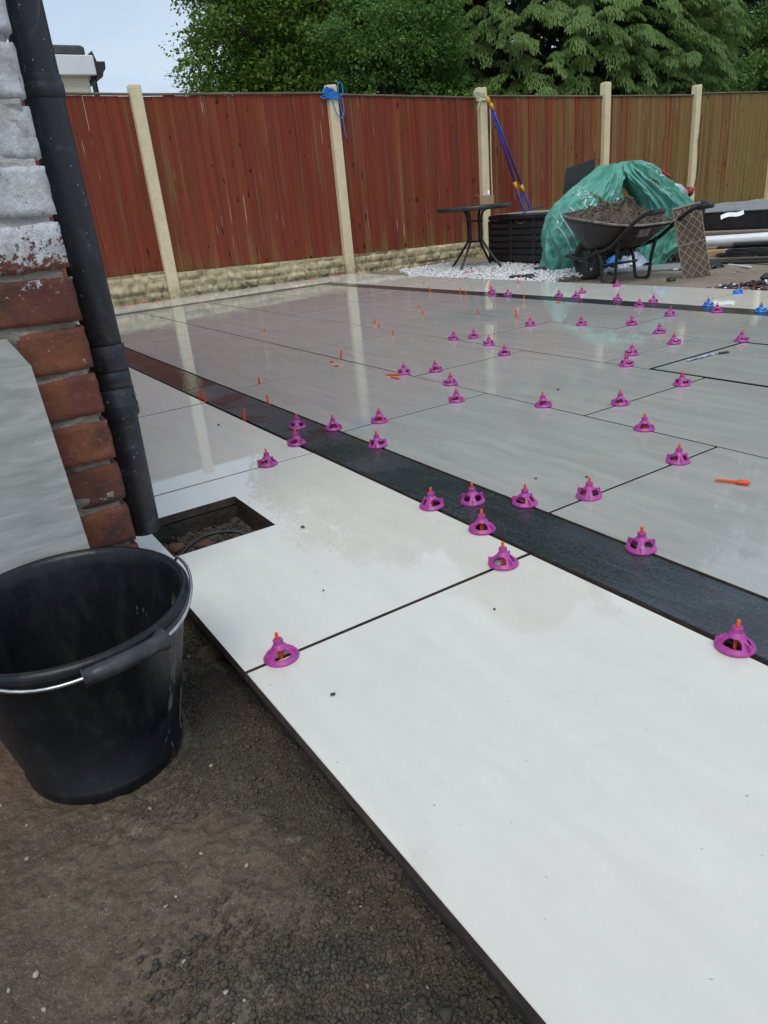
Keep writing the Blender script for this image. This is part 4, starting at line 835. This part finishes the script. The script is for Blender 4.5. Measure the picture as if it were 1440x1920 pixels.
def wrap_on(me, parent, surf, s0, z0, ang, mat, levels, off=.006):
    import bmesh
    bm = bmesh.new(); bm.from_mesh(me); bmesh.ops.triangulate(bm, faces=bm.faces[:]); bmesh.ops.subdivide_edges(bm, edges=[e_ for e_ in bm.edges if e_.calc_length() > .04], cuts=1); zs = [l[0] for l in levels]
    for v in bm.verts:
        s_ = s0 + v.co.x * math.cos(ang) - v.co.y * math.sin(ang); z = z0 + v.co.x * math.sin(ang) + v.co.y * math.cos(ang)
        sl = np.interp(z, zs, [l[1] for l in levels]); sr = np.interp(z, zs, [l[2] for l in levels]); u = np.clip((s_ - (sl + sr) / 2) / ((sr - sl) / 2), -.985, .985)
        a_, b_ = abs(u), (1 - abs(u) ** 2.6) ** (1 / 2.6); th = -math.atan2(b_, u)
        x, y, zz = surf(np.array(th % (2 * math.pi)), np.array(z), off); v.co = (float(x), float(y), float(zz))
    bm.to_mesh(me); bm.free(); me.materials.clear(); me.materials.append(mat); obj('print', me, None, parent)
print_on('SKVU', bgL, sL, -.455, .70, .125, R(-58), M_PRINT, LB); print_on('WW', bgL, sL, -.17, .66, .10, R(-50), M_PRINT, LB)
for i in range(6):
    q = MB(); n = 16; q.grid(np.array([[(u, -.004, 0), (u, .004, 0)] for u in np.linspace(0, .34, n)])); wrap_on(q.mesh('print'), bgL, sL, -.63 + i * .044, .52 + i * .020, R(-66 + 2 * i), M_PRINT, LB)
q = MB(); q.grid(np.array([[(u, -.009, 0), (u, .009, 0)] for u in np.linspace(0, .30, 14)])); wrap_on(q.mesh('print'), bgL, sL, -.33, .70, R(-57), M_PRINTD, LB)
print_on('www.nuway.co', bgR, sR, .085, .83, .062, R(-42), M_PRINT, RB); print_on('RAVE', bgR, sR, .15, .855, .085, R(-38), M_PRINT, RB)
q = MB(); q.grid(np.array([[(u, -.005, 0), (u, .005, 0)] for u in np.linspace(0, .17, 10)])); wrap_on(q.mesh('print'), bgR, sR, .22, .745, R(-30), M_PRINTD, RB)
def cl(name, mb, mat, pos, rz, lab, cat, smooth=False, rot=None):   # clutter placed in the bags' own frame (right, away, up)
    o = mb.build(name, mat, loc=CO + rgt * pos[0] + awy * pos[1] + Vector((0, 0, pos[2])), rot=rot if rot else (0, 0, ROT + rz), smooth=smooth); tag(o, lab, cat); return o
V, F = pebbles(np.array([(0, 0, .26)]), np.array([.27]), 1.0, .08, 3); me = np_mesh('rubbish_heap', V, F, True); o = obj('rubbish_heap', me, M_BLACK, None, CO + rgt * .06 + awy * .30, (0, 0, ROT)); o.scale = (.75, .6, 1.15); tag(o, 'dark heap of rubbish in the gap between the green bags', 'rubbish')
cl('paint_tin', MB().lathe([(0, 0), (.062, 0), (.064, .005), (.064, .10), (.067, .105), (.064, .11), (.055, .108), (0, .104)], 24), M_LATCH, (.10, -.05, .40), 0, 'grey metal paint tin in the gap between the green bags', 'tin', True)
cl('tin_rubble', MB().bbox((0, 0, .17), (.34, .26, .34), .05), M_BLACK, (.06, .0, .06), .3, 'black rubbish sack packed under the paint tin', 'sack', True)
cl('blue_sheet', MB().bbox((0, 0, 0), (.07, .08, .022), .01), M_ROPEB, (-.045, .0, .885), .2, 'scrap of blue plastic at the top of the green bags', 'plastic scrap', True)
bp_ = MB(); bp_.add([(-.16, 0, 0), (.14, 0, 0), (.175, .02, .40), (-.115, .02, .335), (-.16, .014, 0), (.14, .014, 0), (.175, .034, .40), (-.115, .034, .335)], [(0, 1, 2, 3), (7, 6, 5, 4), (0, 4, 5, 1), (1, 5, 6, 2), (2, 6, 7, 3), (3, 7, 4, 0)])
cl('black_sheet', bp_, M_BLACK, (-.26, .45, .58), .1, 'black rigid plastic panel sticking up behind the left green bag', 'panel')
cl('crate', MB().bbox((0, 0, .29), (.36, .36, .58), .02), M_SLEEPER, (-.22, .5, .0), .1, 'brown wooden crate hidden behind the left green bag', 'crate')
cl('screwdriver', MB().tube([(-.02, 0, .01), (0, 0, 0), (.10, 0, -.065), (.125, 0, -.08)], [.008, .013, .014, .008], 10), M_RED, (.355, .0, .825), 0, 'screwdriver with a red handle lying on the right green bag', 'screwdriver', True)
V, F = pebbles(np.array([(0, 0, 0)]), np.array([.15]), .9, .12, 8); o = obj('cloth_bundle', np_mesh('cloth_bundle', V, F, True), M_CLOTH, None, CO + rgt * .66 + awy * .42 + Vector((0, 0, .62)), (0, .2, ROT)); o.scale = (1.0, .8, .75); tag(o, 'pale grey cloth bundle behind the right green bag', 'cloth')
V, F = pebbles(np.array([(0, 0, 0)]), np.array([.055]), 1.1, .4, 9); tag(obj('red_bag', np_mesh('red_bag', V, F, True), M_RED, None, CO + rgt * .83 + awy * .42 + Vector((0, 0, .60)), (.3, .1, ROT)), 'small red plastic bag beside the grey cloth bundle', 'bag')
cl('rubbish_tub', MB().lathe([(0, 0), (.13, 0), (.19, .46), (.205, .47), (.20, .49), (.17, .48), (.12, .03), (0, .03)], 28), M_BLACK, (.80, .45, .02), 0, 'black rubbish tub behind the right green bag', 'tub', True)
cl('loose_cable', MB().tube(bez([(-.12, 0, -.02), (-.10, 0, .03), (0, .0, .055), (.12, 0, .075)]), .006, 6), M_BLACK, (-.72, .30, .53), 0, 'short black cable sticking out left of the green bags', 'cable', True)
def crumple(name, pos, sc, mat, lab, seed, cat='plastic'):
    r2 = np.random.RandomState(seed); P = np.zeros((12, 12, 3)); u, v = np.meshgrid(np.linspace(-1, 1, 12), np.linspace(-1, 1, 12), indexing='ij'); P[..., 0] = u * sc[0]; P[..., 1] = v * sc[1]; P[..., 2] = sc[2] * (np.clip(1 - np.hypot(u, v), 0, 1) + .5 * r2.rand(12, 12)); P[..., :2] += r2.uniform(-.06, .06, (12, 12, 2)) * sc[0]
    o = obj(name, grid_mesh(name, P, False), mat, None, CO + rgt * pos[0] + awy * pos[1] + Vector((0, 0, pos[2])), (0, 0, ROT)); tag(o, lab, cat)
crumple('clear_wrap', (.06, -.30, .0), (.16, .10, .13), M_CLEAR, 'crumpled clear plastic wrap under the wheelbarrow', 5); crumple('blue_scrap', (-.10, -.25, .03), (.07, .06, .09), M_CAPB, 'bright blue plastic scrap under the wheelbarrow', 6)
crumple('dark_sack', (.52, -.12, .0), (.09, .10, .16), M_BLACK, 'small dark sack at the foot of the right green bag', 7, 'sack'); crumple('blue_tie', (.33, -.30, .37), (.05, .03, .05), M_ROPEB, 'knotted blue tie hanging below the right green bag', 11, 'tie')
cl('ground_board', MB().bbox((0, 0, .02), (.74, .36, .022), .004), M_GREYT, (.16, -.55, .0), -.15, 'flat weathered grey board on the dirt behind the wheelbarrow', 'board')
for i, (x, y, w, rz) in enumerate(((.36, -.72, .22, .5), (.43, -.86, .15, .2), (.30, -.66, .10, .9))): cl('white_stick', MB().bbox((0, 0, .015), (w, .018, .012), .003), M_PVC, (x, y, .0), rz, ['long white plastic stick left of the lattice backed tile', 'short white plastic stick nearest the lattice backed tile', 'white plastic stick lying on the grey board'][i], 'stick')
for i, (x, y, w, rz) in enumerate(((-5.0, 4.62, .13, .5), (-4.86, 4.60, .11, -.3), (-4.88, 4.66, .08, 1.0), (-5.2, 5.12, .16, .4))):
    lb = ['black plastic offcut lying on the edge of the white chippings, left of three', 'black plastic offcut lying on the edge of the white chippings, right of three', 'small upright black plastic offcut between two others on the chippings', 'black plastic offcut on the chippings at the foot of the green bag'][i]
    tag(MB().bbox((0, 0, .02), (w, .06, .035), .006, Matrix.Rotation(.3 * i, 4, 'X')).build('plastic_offcut', M_BLACK, loc=(x, y, -.06), rot=(0, 0, rz)), lb, 'offcut', 'black plastic offcuts on the chippings')

# ------------------------------------------------------------------ lattice backed tile standing on edge
lt = empty('lattice_tile', (-3.62, 5.235, -.10), math.atan2(.835, .55) - R(14)); tag(lt, 'brown dusty offcut tile standing on end, its back a diamond lattice', 'tile')
m_ = Matrix.Rotation(R(-12), 4, 'X') @ Matrix.Rotation(R(-11), 4, 'Y')
w_, h_ = .205, .565
MB().bbox(m_ @ Vector((0, 0, h_ / 2)), (w_, .016, h_), .002, m_).build('tile_body', M_TILEBACK, lt)
la = MB(); n = 0
for sgn in (-1, 1):
    for i in range(-14, 24):
        c = i * .074; P = []                                  # line z = c + sgn*1.25*x clipped to the face
        for x in np.linspace(-w_ / 2 + .008, w_ / 2 - .008, 12):
            z = c + sgn * 1.25 * (x + (0 if sgn > 0 else 0))
            if .012 < z < h_ - .012: P.append((x, z))
        if len(P) >= 2:
            a, b_ = P[0], P[-1]; mid = Vector(((a[0] + b_[0]) / 2, -.0095 - .0006 * sgn, (a[1] + b_[1]) / 2)); L = math.hypot(b_[0] - a[0], b_[1] - a[1])
            la.box(m_ @ mid, (L, .005, .0065), m_ @ Matrix.Rotation(-math.atan2(b_[1] - a[1], b_[0] - a[0]), 4, 'Y'))
la.build('lattice', M_LATTICE, lt)
for z in (.0045, h_ * .5, h_ - .0045): MB().box(m_ @ Vector((0, -.0105, z)), (w_, .007, .008), m_).build('rib', M_LATTICE, lt)
for x in (-w_ / 2 + .004, w_ / 2 - .004): MB().box(m_ @ Vector((x, -.0098, h_ / 2)), (.007, .006, h_ - .02), m_).build('rib', M_LATTICE, lt)
MB().box(m_ @ Vector((0, .002, h_ + .002)), (w_, .014, .004), m_).build('top_edge', M_GREYT, lt)
V, F = pebbles(np.array([(0, 0, .02)]), np.array([.05]), .5, .2, 3); tag(obj('dark_stone', np_mesh('dark_stone', V, F), M_BLACKM, None, (-3.70, 5.02, -.10)), 'dark flat stone at the foot of the lattice backed tile', 'stone')

# ------------------------------------------------------------------ clutter at the right rear
def put(name, mb, mat, loc, rz, lab, cat, smooth=False, group=None): o = mb.build(name, mat, loc=loc, rot=(0, 0, rz), smooth=smooth); tag(o, lab, cat, group); return o
put('sleeper', MB().bbox((0, 0, .06), (3.4, .22, .13), .02), M_SLEEPER, (-4.05, 8.05, -.10), R(3), 'long old brown timber sleeper edging the raised ground at right', 'sleeper')
rb = empty('raised_box', (-4.15, 9.00, .035), R(6)); tag(rb, 'long low black raised box with a grey sheet lid at the right edge', 'raised box')
MB().bbox((0, 0, .105), (4.1, 1.3, .21), .02).build('side', M_BLACK, rb); MB().bbox((0, .02, .226), (4.14, 1.38, .022), .006, Matrix.Rotation(R(1.5), 4, 'X')).build('lid', M_GREYT, rb)
for x in (-1.3, -.4, .5): MB().bbox((x, -.665, .175), (.03, .02, .05), .004).build('clip', M_BLACKM, rb)
ss = MB(); P = np.zeros((18, 2, 3))
for i in range(18):
    t = i / 17; P[i, :, 0] = t * .17; P[i, :, 2] = .008 * math.sin(t * 6) + .03 * t; P[i, 0, 1] = -.01; P[i, 1, 1] = .01; P[i, 1, 2] += .03
put('white_strap', ss.grid(P), M_PVC, (-3.72, 5.62, .31), R(50), 'bent white plastic strap sticking out beside the lattice tile', 'strap')
put('white_pipe', MB().tube([(-.55, 0, .05), (.30, 0, .05)], .052, 20, cap=False).tube([(.30, 0, .05), (-.55, 0, .05)], .046, 20, cap=False), M_PVC, (-4.80, 7.58, -.06), R(35), 'fat white plastic pipe lying on the ground by the sleeper', 'pipe', True)
for i, (x, y, l, w, h, rz, mt, lb) in enumerate(((-4.62, 7.02, .62, .16, .03, 40, M_PVC, 'white board lying under the fat white pipe'), (-4.55, 6.82, .20, .09, .05, 55, M_WOOD, 'pale sawn timber offcut in front of the white board'), (-4.20, 7.05, .26, .10, .03, 30, M_PVC, 'small white board offcut right of the clear plastic'), (-4.13, 7.32, .30, .05, .04, 20, M_GREYT, 'grey plastic trim offcut beyond the small white board'), (-3.76, 6.0, .34, .025, .012, -28, M_PVC, 'thin white stick lying diagonally on the dirt'))): put('offcut', MB().bbox((0, 0, h / 2), (l, w, h), .004), mt, (x, y, -.09), R(rz), lb, 'offcut')
crumple('clear_bag', (.0, 0, 0), (.14, .08, .08), M_CLEAR, 'crumpled clear plastic between white offcuts at right', 15); bpy.context.view_layer.update(); bpy.data.objects['clear_bag'].location = (-4.36, 6.98, -.09)
for i, (dz, dx, w) in enumerate(((.02, 0, .11), (.055, .08, .10), (.085, -.03, .09), (.115, .12, .12))): put('black_board', MB().bbox((0, 0, 0), (1.7, w, .025), .004), M_BLACK, (-3.62 + dx, 6.95 + .03 * i, -.09 + dz), R(17 + 2 * i), ['black plastic board at the bottom of the stack at right', 'black plastic board second from the bottom of the stack at right', 'black plastic board third from the bottom of the stack at right', 'black plastic board topmost of the stack at right'][i], 'board', group='stacked black boards')
put('grey_slab', MB().bbox((0, 0, .02), (.55, .38, .035), .004), M_GREYT, (-3.78, 7.25, .06), R(20), 'grey slab lying on the black boards at right', 'slab')
for i, (x, y, rz, l) in enumerate(((-4.05, 6.35, 22, 1.3), (-3.85, 6.15, 14, 1.1), (-4.2, 6.1, 30, .6))): put('black_strip', MB().bbox((0, 0, .015), (l, .06, .02), .004), M_BLACKM, (x, y, -.09 + .004 * i), R(rz), ['long black strip on the dirt nearest the sleeper', 'long black strip on the dirt right of the white stick', 'short black strip on the dirt beside the lattice tile'][i], 'strip', group='black strips on the dirt')
crumple('black_scrap', (0, 0, 0), (.09, .06, .05), M_BLACK, 'black plastic scrap on the dirt right of the lattice tile', 25); bpy.data.objects['black_scrap'].location = (-3.95, 5.9, -.09)
put('black_tool', MB().bbox((0, 0, .03), (.20, .12, .05), .02), M_BLACKM, (-2.98, 5.22, -.09), R(20), 'black tool head on the dirt at the right edge', 'tool')

# ------------------------------------------------------------------ neighbour's flat roofed building
nb = empty('neighbour_building', (-14, 3.60, .075)); tag(nb, 'cream painted flat roofed building with white fascia beyond the fence at left', 'building')
w = MB(); w.box((-2.5, -4.02, 1.44), (5.0, 8.0, 3.02)); w.build('wall', M_CREAM, nb)
for zc in (2.60, 2.74, 2.88): MB().box((.003, -4.02, zc), (.006, 8.0, .125)).build('course', M_CREAM, nb)
MB().bbox((-2.45, -3.98, 3.09), (5.2, 8.14, .28), .01).build('fascia', M_FASCIA, nb); MB().bbox((-2.45, -4.06, 3.30), (5.12, 8.10, .15), .03).build('roof', M_ROOF, nb)
gt = MB(); prof = [(0, .20), (.02, .20), (.06, .06), (.19, .06), (.18, -.04), (.13, -.10), (.11, -.16), (.0, -.18)]
P = [(x_, a, b_ + 3.10) for x_ in (.06, -5.0) for a, b_ in [(p_[0] + .095, p_[1]) for p_ in prof]]; n = len(prof); gt.add(P, [tuple(range(n)), tuple(range(2 * n - 1, n - 1, -1))] + [(i, i + n, (i + 1) % n + n, (i + 1) % n) for i in range(n)]); gt.build('gutter', M_BLACK, nb)
MB().tube([(.03, .055, 2.98), (.03, .05, 2.8), (.03, .05, 0)], .045, 12).build('rainwater_pipe', M_BLACK, nb, True)

# ------------------------------------------------------------------ trees
def leaf_quads(c, d, nrm, L, W):
    c, d, nrm = np.asarray(c), np.asarray(d), np.asarray(nrm); d = d / np.linalg.norm(d, axis=1, keepdims=True); s_ = np.cross(d, nrm); s_ /= np.maximum(np.linalg.norm(s_, axis=1, keepdims=True), 1e-6); L = L[:, None]; W = W[:, None]
    V = np.stack([c, c + d * L * .5 + s_ * W, c + d * L, c + d * L * .5 - s_ * W], 1); return V.reshape(-1, 3)
def crown_obj(parent, V, mat, name='crown'):
    F = np.arange(len(V)).reshape(-1, 4); return obj(name, np_mesh(name, V, F), mat, parent)
def limbs(parent, base, tips, r0, mat):
    b = MB(); b.tube(bez([Vector(base), Vector(base) * .5 + Vector(tips[0]) * .5 + Vector((.1, .1, 0)), Vector(tips[0])], 5), [r0 * (1 - .8 * i / 10) for i in range(11)], 10); b.build('trunk', mat, parent, True); b = MB()
    for tp in tips[1:]:
        s_ = Vector(base).lerp(Vector(tips[0]), random.uniform(.25, .7)); b.tube(bez([s_, s_.lerp(Vector(tp), .5) + Vector((0, 0, .15)), Vector(tp)], 4), [r0 * .42 * (1 - .85 * i / 8) for i in range(9)], 6)
    b.build('limbs', mat, parent, True)
def broadleaf(loc, blobs, nleaf, lsize, mat, lab, seed, clump=.42, H0=1.0, droop=.2):
    r2 = np.random.RandomState(seed); t_ = empty('broadleaf_tree', loc); tag(t_, lab, 'tree'); vol = np.array([b_[3] * b_[4] * b_[5] for b_ in blobs]) ** .75; cs = []
    for b_, v_ in zip(blobs, vol / vol.sum()):
        n = int(nleaf / 115 * v_) + 1; u = r2.normal(size=(n, 3)); u /= np.linalg.norm(u, axis=1, keepdims=True); q = r2.rand(n, 1) ** .30; cs.append(np.array(b_[:3]) + u * q * np.array(b_[3:6]))
    cs = np.concatenate(cs); per = 115; rad = r2.uniform(.6, 1.3, len(cs)) * clump
    off = r2.normal(size=(len(cs), per, 3)); off /= np.maximum(np.linalg.norm(off, axis=2, keepdims=True), 1e-6); off *= (r2.rand(len(cs), per, 1) ** .5) * rad[:, None, None] * np.array([1, 1, .55]); pos = (cs[:, None] + off).reshape(-1, 3)
    n = len(pos); d = off.reshape(-1, 3) / clump + r2.normal(size=(n, 3)) * .6 + np.array([0, 0, -droop]); nr_ = np.array([0, 0, 1.0]) + r2.normal(size=(n, 3)) * .55; L = lsize * r2.uniform(.6, 1.3, n)
    crown_obj(t_, leaf_quads(pos, d, nr_, L, L * .36), mat); tips = [(0, 0, max(b_[2] for b_ in blobs) * .9)] + [tuple(c) for c in cs[r2.choice(len(cs), 14)]]; limbs(t_, (0, 0, -.1), tips, .16, M_BARK); return t_
# left: broadleaf with ragged outline against the sky
broadleaf((-13.6, 7.4, 0), [(0, 0, 4.4, 1.9, 1.9, 2.4), (.4, -1.25, 3.4, 1.0, 1.05, 1.7), (.2, -1.6, 3.0, .9, .75, .8), (.3, -1.75, 4.4, .7, .7, .6), (-.2, 1.2, 5.4, 1.4, 1.6, 1.6), (.6, .5, 2.6, 1.2, 2.0, 1.2)], 92000, .074, M_LEAF, 'bright green broadleaf tree with ragged leaves against the sky', 1, .40)
broadleaf((-11.6, 8.0, 0), [(0, .0, 2.6, .9, 1.35, 1.0), (.2, -.6, 3.2, .8, .9, .8), (.1, .7, 3.3, .7, .8, .9)], 38000, .060, M_LEAF2, 'soft green bushy tree behind the blue roped post', 2, .28)
broadleaf((-15.8, 9.8, 0), [(0, 0, 5, 2.2, 2.6, 3.6), (.5, -1.2, 3, 1.3, 1.8, 2), (0, .5, 7.4, 1.2, 1.5, 1.2)], 42000, .13, M_YEW, 'very dark green tree in the gap left of the cypress', 3, .5)
broadleaf((-10.2, 8.85, 0), [(0, 0, 1.75, .5, .75, .42)], 3200, .07, M_LEAF, 'small bright shrub top showing over the fence left of the cypress', 4, .2)
broadleaf((-12.2, 20.2, 0), [(0, .5, 2.9, 1.2, 2.6, 1.7), (.2, 1.6, 4.2, 1.1, 1.8, 1.4), (.3, -1.4, 2.4, .8, 1.4, .8)], 34000, .085, M_LEAF2, 'leafy green bush at the far right above the greenish fence panel', 5, .32)
broadleaf((-19.5, 22, 0), [(0, 0, 8.5, 3.0, 4.6, 8.6), (1, -4, 7.2, 2.2, 3.2, 7.4), (0, 5.5, 9.5, 2.6, 4.2, 9.0)], 84000, .19, M_YEW, 'tall dark tree rising behind the cypress at right', 6, .75)
broadleaf((-20.5, 35, 0), [(0, 0, 10, 3, 4.5, 9.5), (0, 6, 10, 3, 5, 9)], 46000, .24, M_YEW, 'tall dark tree off to the far right behind the bush', 10, .9)
broadleaf((-21, 14.5, 0), [(0, 0, 5, 2.4, 5.0, 4.5)], 30000, .2, M_YEW, 'dark background tree filling in behind the cypress', 7, .8)
broadleaf((-15.6, 20.5, 0), [(0, 0, 4.2, 1.8, 3.0, 3.4), (0, 2.5, 5.5, 1.8, 2.6, 4)], 36000, .13, M_YEW, 'dark leafy tree behind the far right bush', 9, .5)
# cypress with drooping scalloped sprays
def cypress(loc, Rr, Ht, nfr, lab, seed):
    r2 = np.random.RandomState(seed); t_ = empty('cypress_tree', loc); tag(t_, lab, 'tree'); C, D_, N_, L_, W_ = [], [], [], [], []
    z = .9 + (Ht - 1.0) * r2.rand(nfr) ** 1.35; prof = Rr * (1 - (z / Ht) ** 2.3) ** .75; a = r2.uniform(0, 6.283, nfr); ca, sa = np.cos(a), np.sin(a)
    bul = 1 + .17 * vnoise(np.stack([ca * 2.4, sa * 2.4, z * .9], -1), 5) + .07 * vnoise(np.stack([ca * 7, sa * 7, z * 2.6], -1), 6)
    r = prof * bul * (1 - .26 * r2.rand(nfr) ** 2.2); o_ = np.stack([ca, sa, 0 * a], -1); base = o_ * (r - .22)[:, None] + np.stack([0 * z, 0 * z, z], -1)
    a = a + r2.normal(0, .5, nfr); o_ = np.stack([np.cos(a), np.sin(a), 0 * a], -1)[:, None, None, None]; tng = np.stack([-np.sin(a), np.cos(a), 0 * a], -1)[:, None, None, None]
    ln, lift, wd = (r2.uniform(*q, nfr)[:, None, None, None] for q in ((.28, .58), (.1, .5), (.13, .24))); m_ = 15; sh4 = (nfr, m_, 2, 3)
    u = ((np.arange(m_) + .5) / m_)[None, :, None, None]; sd = np.array([-1., 1.])[None, None, :, None]; w = (np.arange(3)[None, None, None] + r2.rand(*sh4)) / 3; tl = wd * (1 - .62 * u); up_ = np.array([0, 0, 1.0])
    E4 = lambda q: np.broadcast_to(q, sh4)[..., None]
    C = base[:, None, None, None] + o_ * E4(ln * u + .03 * w) + up_ * E4(ln * (lift * u - .85 * u * u) - .22 * tl * w - .32 * tl * w * w) + tng * E4(sd * tl * w)
    D_ = o_ * E4(.35 + .25 * r2.rand(*sh4)) + tng * E4(sd * .4 * w) - up_ * E4(.7 + .6 * u) + r2.normal(0, .2, sh4 + (3,)); N_ = o_ * .8 + up_ * .6 + r2.normal(0, .3, sh4 + (3,))
    C, D_, N_ = C.reshape(-1, 3), D_.reshape(-1, 3), N_.reshape(-1, 3); L_ = r2.uniform(.055, .115, len(C)); W_ = r2.uniform(.010, .019, len(C))
    crown_obj(t_, leaf_quads(np.array(C), np.array(D_), np.array(N_), np.array(L_), np.array(W_)), M_CYP)
    # dark filler leaves inside the crown, shade between the sprays put into their colour
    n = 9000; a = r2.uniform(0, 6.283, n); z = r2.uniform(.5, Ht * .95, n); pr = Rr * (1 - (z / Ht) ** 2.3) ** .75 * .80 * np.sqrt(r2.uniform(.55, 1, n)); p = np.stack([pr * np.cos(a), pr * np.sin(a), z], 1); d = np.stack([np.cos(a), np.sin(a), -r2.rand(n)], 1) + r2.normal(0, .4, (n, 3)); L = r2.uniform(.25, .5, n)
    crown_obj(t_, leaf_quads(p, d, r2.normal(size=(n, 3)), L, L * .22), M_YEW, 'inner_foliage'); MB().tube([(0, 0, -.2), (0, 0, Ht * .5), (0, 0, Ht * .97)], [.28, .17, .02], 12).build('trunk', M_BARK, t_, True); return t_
cypress((-13.9, 13.2, 0), 4.15, 11.8, 5400, 'large cypress tree with drooping scalloped sprays behind the fence', 2)

# thin dead climber stem on the fifth post
tag(MB().tube(bez([(FX + .085, 10.28, .45), (FX + .09, 10.34, .8), (FX + .087, 10.30, 1.1), (FX + .085, 10.36, 1.45)]), .006, 6).build('dead_stem', M_BARK), 'thin dead climber stem against the post at the right', 'stem')
